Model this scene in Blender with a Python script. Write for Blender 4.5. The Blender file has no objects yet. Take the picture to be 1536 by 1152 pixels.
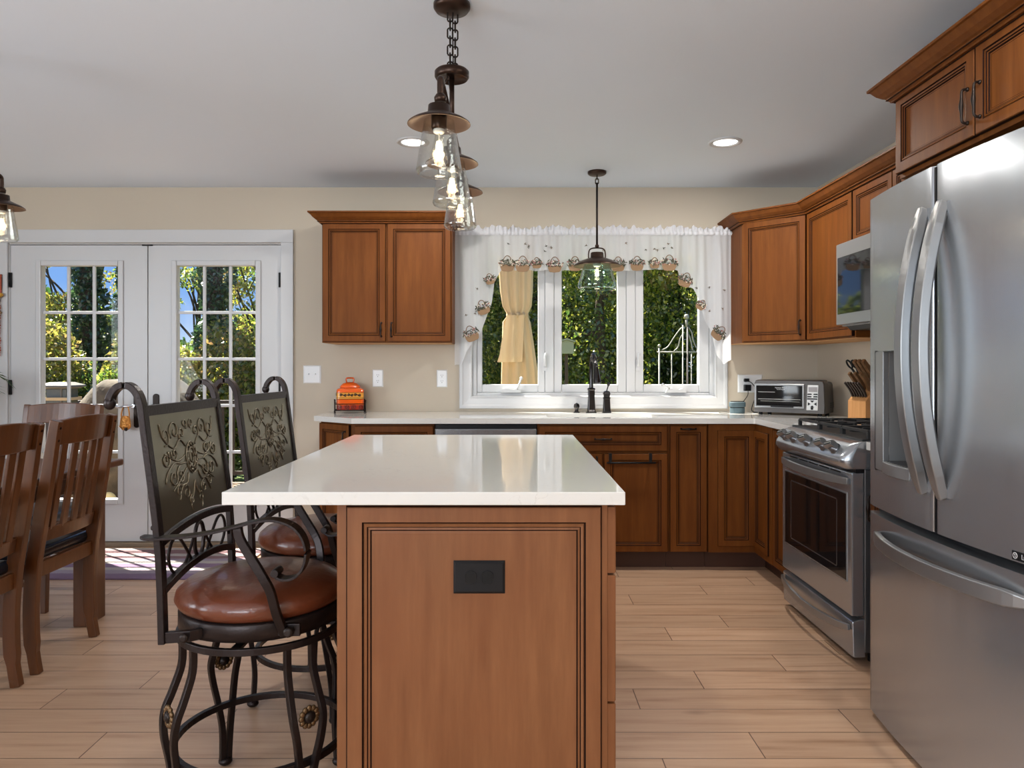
import bpy, bmesh, math, random
import numpy as np
from math import sin, cos, pi, radians, sqrt
from mathutils import Vector, Matrix
random.seed(7)
S = bpy.context.scene
COL = S.collection

# ------------------------------------------------------------------ camera
CAM_H = 1.22
cd = bpy.data.cameras.new('camera'); cam = bpy.data.objects.new('camera', cd); COL.objects.link(cam)
cam.location = (0, 0, CAM_H); cam.rotation_euler = (pi/2, 0, 0)
cd.sensor_width = 36.0; cd.lens = 36.0*1091/1536
cd.shift_x = 2/1536; cd.shift_y = -26/1536
cd.clip_start = 0.02; cd.clip_end = 300
S.camera = cam

# ------------------------------------------------------------------ world, sun, exposure
W = bpy.data.worlds.new('world'); S.world = W; W.use_nodes = True
nt = W.node_tree; nt.nodes.clear()
bg = nt.nodes.new('ShaderNodeBackground'); wo = nt.nodes.new('ShaderNodeOutputWorld')
# clear blue sky, paler towards the horizon
tcw = nt.nodes.new('ShaderNodeTexCoord'); sxyz = nt.nodes.new('ShaderNodeSeparateXYZ'); rmp = nt.nodes.new('ShaderNodeValToRGB')
nt.links.new(tcw.outputs['Generated'], sxyz.inputs[0]); nt.links.new(sxyz.outputs[2], rmp.inputs[0])
el = rmp.color_ramp.elements; el[0].position = 0; el[0].color = (.62, .74, .92, 1); el[1].position = 1; el[1].color = (.10, .24, .66, 1)
k_ = el.new(.10); k_.color = (.22, .43, .88, 1)
nt.links.new(rmp.outputs[0], bg.inputs[0]); bg.inputs[1].default_value = 1.5
nt.links.new(bg.outputs[0], wo.inputs[0])

def lamp(name, kind, loc, energy, color=(1,1,1), **kw):
    d = bpy.data.lights.new(name, kind); d.energy = energy; d.color = color
    rot = kw.pop('rot', None)
    for k, v in kw.items(): setattr(d, k, v)
    o = bpy.data.objects.new(name, d); o.location = loc; COL.objects.link(o)
    if rot is not None: o.rotation_euler = rot
    return o
sd = Vector((0.81*cos(radians(57)), -0.59*cos(radians(57)), -sin(radians(57))))
sun = lamp('sun', 'SUN', (-8, 12, 15), 38.0, (1, .93, .82), angle=radians(.6))
sun.rotation_euler = sd.to_track_quat('-Z', 'Y').to_euler()
# fill lights added at unseen window openings, tilted up to brighten the ceiling
lamp('fill_rear', 'AREA', (-1.95, -3.64, 1.45), 305, (.87, .945, 1), shape='RECTANGLE', size=2.8, size_y=1.5, rot=(pi/2+radians(35), 0, 0))
lamp('fill_side', 'AREA', (-4.74, 0.5, 1.45), 165, (.87, .945, 1), shape='RECTANGLE', size=2.2, size_y=1.5, rot=(pi/2+radians(28), 0, -pi/2))

S.view_settings.view_transform = 'Standard'; S.view_settings.look = 'None'
S.view_settings.gamma = 1.0; S.view_settings.use_curve_mapping = False
S.view_settings.exposure = -0.48
S.cycles.use_denoising = True
S.cycles.max_bounces = 10; S.cycles.diffuse_bounces = 5; S.cycles.glossy_bounces = 5
S.cycles.transparent_max_bounces = 24; S.cycles.transmission_bounces = 6
S.cycles.sample_clamp_indirect = 6.0
S.cycles.caustics_reflective = False; S.cycles.caustics_refractive = False

# ------------------------------------------------------------------ materials
def srgb(r, g, b):
    f = lambda c: (c/255/12.92 if c/255 <= .04045 else ((c/255+.055)/1.055)**2.4)
    return (f(r), f(g), f(b), 1)
def newmat(name):
    m = bpy.data.materials.new(name); m.use_nodes = True
    n = m.node_tree; b = n.nodes['Principled BSDF']
    return m, n, b
def lk(n, a, b): n.links.new(a, b)
def pm(name, col, rough=.5, metal=0, spec=.5, bump=0, bscale=60, coat=0, emit=None, es=0, var=0, vscale=8, alpha=None, bstretch=(1,1,1)):
    m, n, b = newmat(name)
    b.inputs['Base Color'].default_value = col; b.inputs['Roughness'].default_value = rough
    b.inputs['Metallic'].default_value = metal; b.inputs['Specular IOR Level'].default_value = spec
    b.inputs['Coat Weight'].default_value = coat; b.inputs['Coat Roughness'].default_value = .08
    if emit: b.inputs['Emission Color'].default_value = emit; b.inputs['Emission Strength'].default_value = es
    tc = n.nodes.new('ShaderNodeTexCoord')
    if var:
        no = n.nodes.new('ShaderNodeTexNoise'); no.inputs['Scale'].default_value = vscale; no.inputs['Detail'].default_value = 4
        lk(n, tc.outputs['Object'], no.inputs['Vector'])
        mx = n.nodes.new('ShaderNodeMix'); mx.data_type = 'RGBA'
        mx.inputs['A'].default_value = tuple(c*(1-var) for c in col[:3])+(1,); mx.inputs['B'].default_value = tuple(min(1, c*(1+var)) for c in col[:3])+(1,)
        lk(n, no.outputs['Fac'], mx.inputs['Factor']); lk(n, mx.outputs['Result'], b.inputs['Base Color'])
    if bump:
        mp = n.nodes.new('ShaderNodeMapping'); mp.inputs['Scale'].default_value = bstretch
        no = n.nodes.new('ShaderNodeTexNoise'); no.inputs['Scale'].default_value = bscale; no.inputs['Detail'].default_value = 3
        lk(n, tc.outputs['Object'], mp.inputs['Vector']); lk(n, mp.outputs[0], no.inputs['Vector'])
        bp = n.nodes.new('ShaderNodeBump'); bp.inputs['Strength'].default_value = bump; bp.inputs['Distance'].default_value = .01
        lk(n, no.outputs['Fac'], bp.inputs['Height']); lk(n, bp.outputs[0], b.inputs['Normal'])
    return m
def wood(name, c1, c2, c3, rough=.46, stretch=(9, 9, .9), coat=.03, blotch=2.2, spec=.2):
    m, n, b = newmat(name)
    tc = n.nodes.new('ShaderNodeTexCoord'); mp = n.nodes.new('ShaderNodeMapping'); mp.inputs['Scale'].default_value = stretch
    lk(n, tc.outputs['Object'], mp.inputs['Vector'])
    a = n.nodes.new('ShaderNodeTexNoise'); a.inputs['Scale'].default_value = 3.0; a.inputs['Detail'].default_value = 7; a.inputs['Roughness'].default_value = .62
    lk(n, mp.outputs[0], a.inputs['Vector'])
    r = n.nodes.new('ShaderNodeValToRGB'); r.color_ramp.elements[0].position = .3; r.color_ramp.elements[1].position = .72
    r.color_ramp.elements[0].color = c1; r.color_ramp.elements[1].color = c2
    lk(n, a.outputs['Fac'], r.inputs[0])
    mp2 = n.nodes.new('ShaderNodeMapping'); mp2.inputs['Scale'].default_value = (blotch, blotch, blotch*.6)
    lk(n, tc.outputs['Object'], mp2.inputs['Vector'])
    c = n.nodes.new('ShaderNodeTexNoise'); c.inputs['Scale'].default_value = 2.0; c.inputs['Detail'].default_value = 4
    lk(n, mp2.outputs[0], c.inputs['Vector'])
    r2 = n.nodes.new('ShaderNodeValToRGB'); r2.color_ramp.elements[0].position = .35; r2.color_ramp.elements[1].position = .7
    r2.color_ramp.elements[0].color = (0, 0, 0, 1); r2.color_ramp.elements[1].color = (1, 1, 1, 1)
    lk(n, c.outputs['Fac'], r2.inputs[0])
    mx = n.nodes.new('ShaderNodeMix'); mx.data_type = 'RGBA'
    sc = n.nodes.new('ShaderNodeMath'); sc.operation = 'MULTIPLY'; sc.inputs[1].default_value = .55
    lk(n, r2.outputs[0], sc.inputs[0]); lk(n, sc.outputs[0], mx.inputs['Factor'])
    lk(n, r.outputs[0], mx.inputs['A']); mx.inputs['B'].default_value = c3
    lk(n, mx.outputs['Result'], b.inputs['Base Color'])
    b.inputs['Roughness'].default_value = rough; b.inputs['Coat Weight'].default_value = coat; b.inputs['Coat Roughness'].default_value = .2; b.inputs['Specular IOR Level'].default_value = spec
    bp = n.nodes.new('ShaderNodeBump'); bp.inputs['Strength'].default_value = .06; bp.inputs['Distance'].default_value = .004
    lk(n, a.outputs['Fac'], bp.inputs['Height']); lk(n, bp.outputs[0], b.inputs['Normal'])
    return m
def clear(name, tint=(1, 1, 1, 1), f0=.04, edge=.6, bump=0, rough=.01, power=4.0):
    """thin clear glass: see-through with a fresnel reflection"""
    m = bpy.data.materials.new(name); m.use_nodes = True; n = m.node_tree; n.nodes.clear()
    o = n.nodes.new('ShaderNodeOutputMaterial'); t = n.nodes.new('ShaderNodeBsdfTransparent'); t.inputs[0].default_value = tint
    g = n.nodes.new('ShaderNodeBsdfGlossy'); g.inputs['Roughness'].default_value = rough
    l = n.nodes.new('ShaderNodeLayerWeight'); l.inputs[0].default_value = .5
    p = n.nodes.new('ShaderNodeMath'); p.operation = 'POWER'; p.inputs[1].default_value = power
    a = n.nodes.new('ShaderNodeMath'); a.operation = 'MULTIPLY_ADD'; a.inputs[1].default_value = edge; a.inputs[2].default_value = f0
    mx = n.nodes.new('ShaderNodeMixShader')
    lk(n, l.outputs['Facing'], p.inputs[0]); lk(n, p.outputs[0], a.inputs[0]); lk(n, a.outputs[0], mx.inputs[0])
    lk(n, t.outputs[0], mx.inputs[1]); lk(n, g.outputs[0], mx.inputs[2]); lk(n, mx.outputs[0], o.inputs[0])
    if bump:
        tc = n.nodes.new('ShaderNodeTexCoord'); no = n.nodes.new('ShaderNodeTexNoise'); no.inputs['Scale'].default_value = 45
        lk(n, tc.outputs['Object'], no.inputs['Vector'])
        bp = n.nodes.new('ShaderNodeBump'); bp.inputs['Strength'].default_value = bump; bp.inputs['Distance'].default_value = .01
        lk(n, no.outputs['Fac'], bp.inputs['Height']); lk(n, bp.outputs[0], g.inputs['Normal']); lk(n, bp.outputs[0], l.inputs['Normal'])
    return m
def leafmat(name, cols, trans=.45):
    m = bpy.data.materials.new(name); m.use_nodes = True; n = m.node_tree; n.nodes.clear()
    o = n.nodes.new('ShaderNodeOutputMaterial'); g = n.nodes.new('ShaderNodeNewGeometry')
    r = n.nodes.new('ShaderNodeValToRGB'); r.color_ramp.interpolation = 'LINEAR'
    e = r.color_ramp.elements
    e[0].color = cols[0]; e[0].position = 0; e[1].color = cols[-1]; e[1].position = 1
    for i, c in enumerate(cols[1:-1]):
        k = e.new((i+1)/(len(cols)-1)); k.color = c
    lk(n, g.outputs['Random Per Island'], r.inputs[0])
    d = n.nodes.new('ShaderNodeBsdfDiffuse'); t = n.nodes.new('ShaderNodeBsdfTranslucent'); gl = n.nodes.new('ShaderNodeBsdfGlossy'); gl.inputs['Roughness'].default_value = .35
    lk(n, r.outputs[0], d.inputs[0]); lk(n, r.outputs[0], t.inputs[0])
    mx = n.nodes.new('ShaderNodeMixShader'); mx.inputs[0].default_value = trans
    mx2 = n.nodes.new('ShaderNodeMixShader'); mx2.inputs[0].default_value = .09
    lk(n, d.outputs[0], mx.inputs[1]); lk(n, t.outputs[0], mx.inputs[2]); lk(n, mx.outputs[0], mx2.inputs[1]); lk(n, gl.outputs[0], mx2.inputs[2])
    lk(n, mx2.outputs[0], o.inputs[0])
    return m
def cloth(name, col, trans=.4, transp=0.0):
    m = bpy.data.materials.new(name); m.use_nodes = True; n = m.node_tree; n.nodes.clear()
    o = n.nodes.new('ShaderNodeOutputMaterial'); d = n.nodes.new('ShaderNodeBsdfDiffuse'); t = n.nodes.new('ShaderNodeBsdfTranslucent')
    d.inputs[0].default_value = col; t.inputs[0].default_value = col
    mx = n.nodes.new('ShaderNodeMixShader'); mx.inputs[0].default_value = trans
    lk(n, d.outputs[0], mx.inputs[1]); lk(n, t.outputs[0], mx.inputs[2])
    if transp:
        tr = n.nodes.new('ShaderNodeBsdfTransparent'); m2 = n.nodes.new('ShaderNodeMixShader'); m2.inputs[0].default_value = transp
        lk(n, mx.outputs[0], m2.inputs[1]); lk(n, tr.outputs[0], m2.inputs[2]); lk(n, m2.outputs[0], o.inputs[0])
    else: lk(n, mx.outputs[0], o.inputs[0])
    return m
def plank_floor():
    m, n, b = newmat('plank_floor')
    def math_(op, a, bb=None, c=None):
        k = n.nodes.new('ShaderNodeMath'); k.operation = op
        for i, x in enumerate((a, bb, c)):
            if x is None: continue
            if isinstance(x, (int, float)): k.inputs[i].default_value = x
            else: lk(n, x, k.inputs[i])
        return k.outputs[0]
    tc = n.nodes.new('ShaderNodeTexCoord'); sp = n.nodes.new('ShaderNodeSeparateXYZ'); lk(n, tc.outputs['Object'], sp.inputs[0])
    X, Y = sp.outputs[0], sp.outputs[1]
    PW, PL = .1627, 1.07
    v = math_('DIVIDE', math_('ADD', Y, 10*PW-2.265), PW); row = math_('FLOOR', v); fv = math_('SUBTRACT', v, row)
    wn0 = n.nodes.new('ShaderNodeTexWhiteNoise'); wn0.noise_dimensions = '1D'; lk(n, row, wn0.inputs['W'])
    u = math_('DIVIDE', math_('ADD', math_('ADD', X, 20.0-.39+.047), math_('ADD', math_('MULTIPLY', row, -.34), math_('MULTIPLY', wn0.outputs['Value'], .10))), PL)
    colm = math_('FLOOR', u); fu = math_('SUBTRACT', u, colm)
    cb = n.nodes.new('ShaderNodeCombineXYZ'); lk(n, row, cb.inputs[0]); lk(n, colm, cb.inputs[1])
    wn = n.nodes.new('ShaderNodeTexWhiteNoise'); wn.noise_dimensions = '2D'; lk(n, cb.outputs[0], wn.inputs['Vector'])
    # grain, shifted per plank
    cb2 = n.nodes.new('ShaderNodeCombineXYZ')
    lk(n, math_('ADD', math_('MULTIPLY', X, 1.1), math_('MULTIPLY', wn.outputs['Value'], 37)), cb2.inputs[0]); lk(n, math_('MULTIPLY', Y, 17), cb2.inputs[1])
    lk(n, math_('MULTIPLY', wn.outputs['Value'], 11), cb2.inputs[2])
    gr = n.nodes.new('ShaderNodeTexNoise'); gr.inputs['Scale'].default_value = 1.6; gr.inputs['Detail'].default_value = 8; gr.inputs['Roughness'].default_value = .6; gr.inputs['Distortion'].default_value = .15
    lk(n, cb2.outputs[0], gr.inputs['Vector'])
    r = n.nodes.new('ShaderNodeValToRGB'); e = r.color_ramp.elements
    e[0].position = .25; e[0].color = srgb(168, 128, 98); e[1].position = .75; e[1].color = srgb(216, 180, 150)
    k = e.new(.46); k.color = srgb(200, 162, 132)
    lk(n, gr.outputs['Fac'], r.inputs[0])
    hs = n.nodes.new('ShaderNodeHueSaturation'); lk(n, r.outputs[0], hs.inputs['Color'])
    lk(n, math_('MULTIPLY_ADD', wn.outputs['Value'], .15, .765), hs.inputs['Value']); 
    # small knots
    vo = n.nodes.new('ShaderNodeTexVoronoi'); vo.inputs['Scale'].default_value = 1.0
    cb3 = n.nodes.new('ShaderNodeCombineXYZ'); lk(n, math_('MULTIPLY', X, 1.7), cb3.inputs[0]); lk(n, math_('MULTIPLY', Y, 4.3), cb3.inputs[1]); lk(n, cb3.outputs[0], vo.inputs['Vector'])
    kn = n.nodes.new('ShaderNodeMapRange'); kn.inputs['From Min'].default_value = .02; kn.inputs['From Max'].default_value = .10; kn.inputs['To Min'].default_value = .35; kn.inputs['To Max'].default_value = 0
    lk(n, vo.outputs['Distance'], kn.inputs['Value'])
    mk = n.nodes.new('ShaderNodeMix'); mk.data_type = 'RGBA'; mk.inputs['B'].default_value = srgb(95, 66, 48)
    lk(n, kn.outputs[0], mk.inputs['Factor']); lk(n, hs.outputs[0], mk.inputs['A'])
    # seams
    sv = math_('MINIMUM', fv, math_('SUBTRACT', 1, fv)); su = math_('MINIMUM', fu, math_('SUBTRACT', 1, fu))
    seam = math_('MINIMUM', math_('MULTIPLY', sv, PW), math_('MULTIPLY', su, PL))
    mr = n.nodes.new('ShaderNodeMapRange'); mr.inputs['From Min'].default_value = .0008; mr.inputs['From Max'].default_value = .0024; mr.inputs['To Min'].default_value = 1; mr.inputs['To Max'].default_value = 0
    lk(n, seam, mr.inputs['Value'])
    ms = n.nodes.new('ShaderNodeMix'); ms.data_type = 'RGBA'; ms.inputs['B'].default_value = srgb(84, 58, 42)
    lk(n, mr.outputs[0], ms.inputs['Factor']); lk(n, mk.outputs['Result'], ms.inputs['A']); lk(n, ms.outputs['Result'], b.inputs['Base Color'])
    b.inputs['Roughness'].default_value = .36; b.inputs['Specular IOR Level'].default_value = .5
    bp = n.nodes.new('ShaderNodeBump'); bp.inputs['Strength'].default_value = .25; bp.inputs['Distance'].default_value = .002
    lk(n, math_('SUBTRACT', math_('MULTIPLY', gr.outputs['Fac'], .3), mr.outputs[0]), bp.inputs['Height']); lk(n, bp.outputs[0], b.inputs['Normal'])
    return m
def quartz():
    m, n, b = newmat('white_quartz')
    tc = n.nodes.new('ShaderNodeTexCoord'); no = n.nodes.new('ShaderNodeTexNoise'); no.inputs['Scale'].default_value = 11; no.inputs['Detail'].default_value = 9; no.inputs['Distortion'].default_value = 1.6
    lk(n, tc.outputs['Object'], no.inputs['Vector'])
    r = n.nodes.new('ShaderNodeValToRGB'); e = r.color_ramp.elements
    w = srgb(214, 213, 209); e[0].position = .40; e[0].color = w; e[1].position = .60; e[1].color = w
    for p, c in ((.49, w), (.5, srgb(200, 198, 194)), (.51, w)):
        k = e.new(p); k.color = c
    lk(n, no.outputs['Fac'], r.inputs[0])
    m2 = n.nodes.new('ShaderNodeTexNoise'); m2.inputs['Scale'].default_value = 5; lk(n, tc.outputs['Object'], m2.inputs['Vector'])
    mr = n.nodes.new('ShaderNodeMapRange'); mr.inputs['From Min'].default_value = .48; mr.inputs['From Max'].default_value = .62
    lk(n, m2.outputs['Fac'], mr.inputs['Value'])
    mx = n.nodes.new('ShaderNodeMix'); mx.data_type = 'RGBA'; mx.inputs['A'].default_value = w
    lk(n, mr.outputs[0], mx.inputs['Factor']); lk(n, r.outputs[0], mx.inputs['B']); lk(n, mx.outputs['Result'], b.inputs['Base Color'])
    b.inputs['Roughness'].default_value = .07; b.inputs['Specular IOR Level'].default_value = .5
    return m
def steel(name, col, rough=.24, wav=.12, vert=True):
    m, n, b = newmat(name)
    b.inputs['Metallic'].default_value = .80; b.inputs['Base Color'].default_value = col; b.inputs['Roughness'].default_value = rough
    tc = n.nodes.new('ShaderNodeTexCoord')
    mp = n.nodes.new('ShaderNodeMapping'); mp.inputs['Scale'].default_value = (60, 60, .8) if vert else (3, 3, 140)
    a = n.nodes.new('ShaderNodeTexNoise'); a.inputs['Scale'].default_value = 3; a.inputs['Detail'].default_value = 3
    lk(n, tc.outputs['Object'], mp.inputs['Vector']); lk(n, mp.outputs[0], a.inputs['Vector'])
    mr = n.nodes.new('ShaderNodeMapRange'); mr.inputs['To Min'].default_value = rough*.8; mr.inputs['To Max'].default_value = rough*1.25
    lk(n, a.outputs['Fac'], mr.inputs['Value']); lk(n, mr.outputs[0], b.inputs['Roughness'])
    b.inputs['Anisotropic'].default_value = .75; tg = n.nodes.new('ShaderNodeTangent'); tg.direction_type = 'RADIAL'; tg.axis = 'Z'; lk(n, tg.outputs[0], b.inputs['Tangent'])
    c = n.nodes.new('ShaderNodeTexNoise'); c.inputs['Scale'].default_value = 3.2; c.inputs['Detail'].default_value = 1
    mp2 = n.nodes.new('ShaderNodeMapping'); mp2.inputs['Scale'].default_value = (1, 1.6, .45)
    lk(n, tc.outputs['Object'], mp2.inputs['Vector']); lk(n, mp2.outputs[0], c.inputs['Vector'])
    bp = n.nodes.new('ShaderNodeBump'); bp.inputs['Strength'].default_value = wav; bp.inputs['Distance'].default_value = .05
    lk(n, c.outputs['Fac'], bp.inputs['Height']); lk(n, bp.outputs[0], b.inputs['Normal'])
    return m
def striped_rug():
    m, n, b = newmat('striped_rug')
    tc = n.nodes.new('ShaderNodeTexCoord'); sp = n.nodes.new('ShaderNodeSeparateXYZ'); lk(n, tc.outputs['Object'], sp.inputs[0])
    no = n.nodes.new('ShaderNodeTexNoise'); no.inputs['Scale'].default_value = 9; lk(n, tc.outputs['Object'], no.inputs['Vector'])
    ad = n.nodes.new('ShaderNodeMath'); ad.operation = 'MULTIPLY_ADD'; ad.inputs[1].default_value = .035; lk(n, no.outputs['Fac'], ad.inputs[0]); lk(n, sp.outputs[1], ad.inputs[2])
    mr = n.nodes.new('ShaderNodeMapRange'); mr.inputs['From Min'].default_value = -.34; mr.inputs['From Max'].default_value = .38; lk(n, ad.outputs[0], mr.inputs['Value'])
    r = n.nodes.new('ShaderNodeValToRGB'); r.color_ramp.interpolation = 'CONSTANT'; e = r.color_ramp.elements
    P, G, L = srgb(122, 100, 126), srgb(168, 160, 156), srgb(146, 134, 148); R = srgb(128, 98, 102)
    e[0].position = 0; e[0].color = P; e[1].position = .14; e[1].color = L
    for p, c in ((.24, G), (.32, P), (.44, G), (.52, L), (.60, R), (.68, G), (.76, R), (.9, G)):
        k = e.new(p); k.color = c
    lk(n, mr.outputs[0], r.inputs[0]); lk(n, r.outputs[0], b.inputs['Base Color']); b.inputs['Roughness'].default_value = .95
    n2 = n.nodes.new('ShaderNodeTexNoise'); n2.inputs['Scale'].default_value = 260; lk(n, tc.outputs['Object'], n2.inputs['Vector'])
    bp = n.nodes.new('ShaderNodeBump'); bp.inputs['Strength'].default_value = .6; bp.inputs['Distance'].default_value = .01
    lk(n, n2.outputs['Fac'], bp.inputs['Height']); lk(n, bp.outputs[0], b.inputs['Normal'])
    return m

M = {}
M['wall'] = pm('beige_paint', srgb(192, 181, 164), .75, bump=.04, bscale=220)
M['ceil'] = pm('ceiling_paint', srgb(226, 238, 252), .85)
M['trim'] = pm('white_trim_paint', srgb(196, 197, 199), .35)
M['floor'] = plank_floor()
M['cab'] = wood('maple_cabinet', srgb(90, 49, 17), srgb(117, 69, 28), srgb(101, 55, 20), rough=.5, coat=0, spec=.12)
M['cabisl'] = wood('maple_island', srgb(110, 69, 42), srgb(134, 90, 58), srgb(122, 75, 46))
M['glaze'] = pm('espresso_glaze', srgb(34, 17, 10), .8, spec=.1)
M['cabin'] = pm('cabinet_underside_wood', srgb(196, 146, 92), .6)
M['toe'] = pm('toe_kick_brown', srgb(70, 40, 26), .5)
M['quartz'] = quartz()
M['steel'] = steel('stainless_steel', srgb(174, 178, 183), .23)
M['steelh'] = steel('brushed_handle_steel', srgb(150, 151, 152), .34, .0)
M['steeld'] = steel('dark_stainless', srgb(120, 120, 122), .3, .05)
M['blackgl'] = pm('black_glass', (.008, .008, .009, 1), .04, spec=.4)
M['black'] = pm('black_plastic', (.010, .010, .011, 1), .34, spec=.2)
M['greydark'] = pm('dark_grey_handle_backing', srgb(58, 58, 60), .4)
M['greyplastic'] = pm('grey_plastic', srgb(118, 118, 118), .4)
M['iron'] = pm('cast_iron', (.014, .014, .015, 1), .5, bump=.2, bscale=300)
M['bronze'] = pm('oil_rubbed_bronze', srgb(58, 42, 34), .36, .75)
M['bronzed'] = pm('dark_bronze', srgb(38, 29, 25), .4, .6)
M['copper'] = pm('shade_inside_copper', srgb(128, 106, 92), .45, .6)
M['stoolmetal'] = pm('hammered_brown_metal', srgb(41, 33, 32), .36, .65, bump=.08, bscale=120)
M['stoolpanel'] = pm('antique_bronze_sheet', srgb(134, 128, 112), .30, .9, var=.18, vscale=5)
M['reliefmetal'] = pm('embossed_bronze', srgb(126, 118, 102), .34, .85)
M['gold'] = pm('antique_gold', srgb(104, 80, 54), .4, .7)
M['leather'] = pm('brown_leather', srgb(94, 45, 25), .3, coat=.25, bump=.12, bscale=70, var=.18, vscale=6)
M['chairwood'] = wood('walnut_stain', srgb(70, 39, 18), srgb(106, 61, 29), srgb(86, 48, 22), .3, coat=.25, spec=.4)
M['navy'] = pm('navy_leather', srgb(22, 26, 36), .28, coat=.2, bump=.1, bscale=90)
M['rug'] = striped_rug()
M['pane'] = clear('window_pane', (.98, .99, .985, 1), .008, .5)
M['jar'] = clear('seeded_glass', (.95, .95, .93, 1), .05, .85, .25, .03, 2.2)
M['jargreen'] = clear('green_tinted_glass', (.84, .95, .92, 1), .06, .85, .15, .03, 2.2)
M['bulbg'] = clear('bulb_glass', (.99, .97, .94, 1), .05, .7, 0, .03, 2.5)
M['filament'] = pm('glowing_filament', (1, .8, .5, 1), emit=(1, .78, .5, 1), es=26)
M['canlight'] = pm('recessed_lamp_glow', (1, 1, 1, 1), emit=(1, .97, .92, 1), es=7)
M['ceramic'] = pm('porcelain_white', srgb(235, 234, 228), .3)
M['sink'] = pm('white_sink', srgb(236, 236, 233), .2)
M['curtain'] = cloth('sheer_white', srgb(230, 231, 234), .45, .16)
M['curtainh'] = cloth('gathered_white', srgb(232, 233, 238), .30)
M['wicker'] = pm('embroidered_wicker', srgb(142, 114, 86), .85, bump=.3, bscale=160)
M['wickerd'] = pm('embroidered_handle', srgb(122, 96, 76), .85)
M['flgreen'] = pm('embroidered_leaf', srgb(64, 64, 50), .85)
M['flpink'] = pm('embroidered_flower', srgb(170, 120, 116), .85)
M['flwhite'] = pm('embroidered_daisy', srgb(214, 206, 190), .85)
M['orange'] = pm('orange_glaze', srgb(214, 86, 18), .12, coat=.6, var=.14, vscale=14)
M['yellowband'] = pm('ochre_glaze', srgb(205, 140, 50), .18, coat=.5)
M['redglaze'] = pm('red_glaze', srgb(150, 36, 16), .18, coat=.5)
M['plate'] = pm('white_switch_plastic', srgb(226, 228, 230), .3)
M['slot'] = pm('outlet_slot_dark', (.006, .006, .006, 1), .4, spec=.2)
M['toaster'] = pm('toaster_gunmetal', srgb(82, 78, 76), .34, .35)
M['silver'] = pm('silver_plastic', srgb(148, 149, 150), .32, .6)
M['silverl'] = pm('keypad_silver', srgb(206, 206, 206), .4, .2)
M['lcd'] = pm('lcd_grey', srgb(142, 138, 140), .3)
M['teal'] = pm('teal_fabric', srgb(60, 78, 86), .7)
M['bamboo'] = wood('bamboo_block', srgb(190, 134, 82), srgb(214, 160, 106), srgb(202, 146, 92), .4, (30, 30, 1.2))
M['khandled'] = pm('dark_knife_handle', srgb(46, 33, 26), .4)
M['khandle'] = wood('knife_handle_wood', srgb(98, 68, 44), srgb(140, 104, 72), srgb(116, 84, 56), .45, (14, 14, 3))
M['chrome'] = pm('chrome', srgb(200, 200, 205), .12, 1)
M['faucet'] = pm('faucet_bronze', srgb(62, 60, 60), .16, .9)
M['ambergl'] = pm('amber_gold', srgb(196, 132, 62), .2, .6, bump=.6, bscale=90)
M['tan'] = cloth('tan_canvas', srgb(200, 178, 142), .08)
M['deck'] = wood('deck_boards', srgb(120, 104, 88), srgb(150, 132, 112), srgb(140, 122, 104), .8, (1, 12, 1), 0)
M['rail'] = pm('railing_brown', srgb(58, 50, 44), .5)
M['grass'] = pm('lawn', srgb(86, 104, 50), .95, var=.3, vscale=3, bump=.5, bscale=60)
M['cover'] = pm('grill_cover_canvas', srgb(84, 76, 64), .9, var=.95, vscale=11, bump=1.0, bscale=16)
M['bark'] = pm('bark', srgb(74, 62, 50), .95, bump=.8, bscale=30)
M['whitemetal'] = pm('pale_iron', srgb(136, 136, 126), .5, .3)
M['housebox'] = pm('pale_green_paint', srgb(150, 156, 128), .7)
M['greybox'] = pm('grey_lantern_metal', srgb(96, 100, 98), .5, .3)
M['lidpale'] = pm('pale_lantern_lid', srgb(104, 101, 94), .6)
M['balloon'] = pm('pale_yellow_paint', srgb(232, 214, 150), .5)
M['terracotta'] = pm('terracotta', srgb(168, 96, 64), .8)
M['rust'] = pm('rust_beads', srgb(150, 58, 26), .5)
M['ochre'] = pm('ochre_ribbon', srgb(176, 130, 40), .7)
M['frond'] = leafmat('palm_leaf', [srgb(30, 60, 26), srgb(70, 104, 44), srgb(52, 88, 40)], .3)
M['leafg'] = leafmat('leaf_green', [srgb(44, 72, 26), srgb(90, 120, 44), srgb(176, 184, 66), srgb(66, 104, 40), srgb(214, 206, 90)], .66)
M['leafd'] = leafmat('leaf_dark', [srgb(32, 56, 26), srgb(58, 90, 40), srgb(92, 120, 58), srgb(48, 80, 38), srgb(160, 170, 80)], .6)
M['leafy'] = leafmat('leaf_yellow', [srgb(104, 118, 42), srgb(158, 156, 58), srgb(204, 188, 88), srgb(90, 110, 44), srgb(186, 146, 90), srgb(140, 152, 60), srgb(84, 100, 44)], .6)
M['ivy'] = leafmat('ivy_leaf', [srgb(30, 56, 34), srgb(52, 86, 50), srgb(84, 116, 68), srgb(40, 70, 42)], .35)

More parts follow.
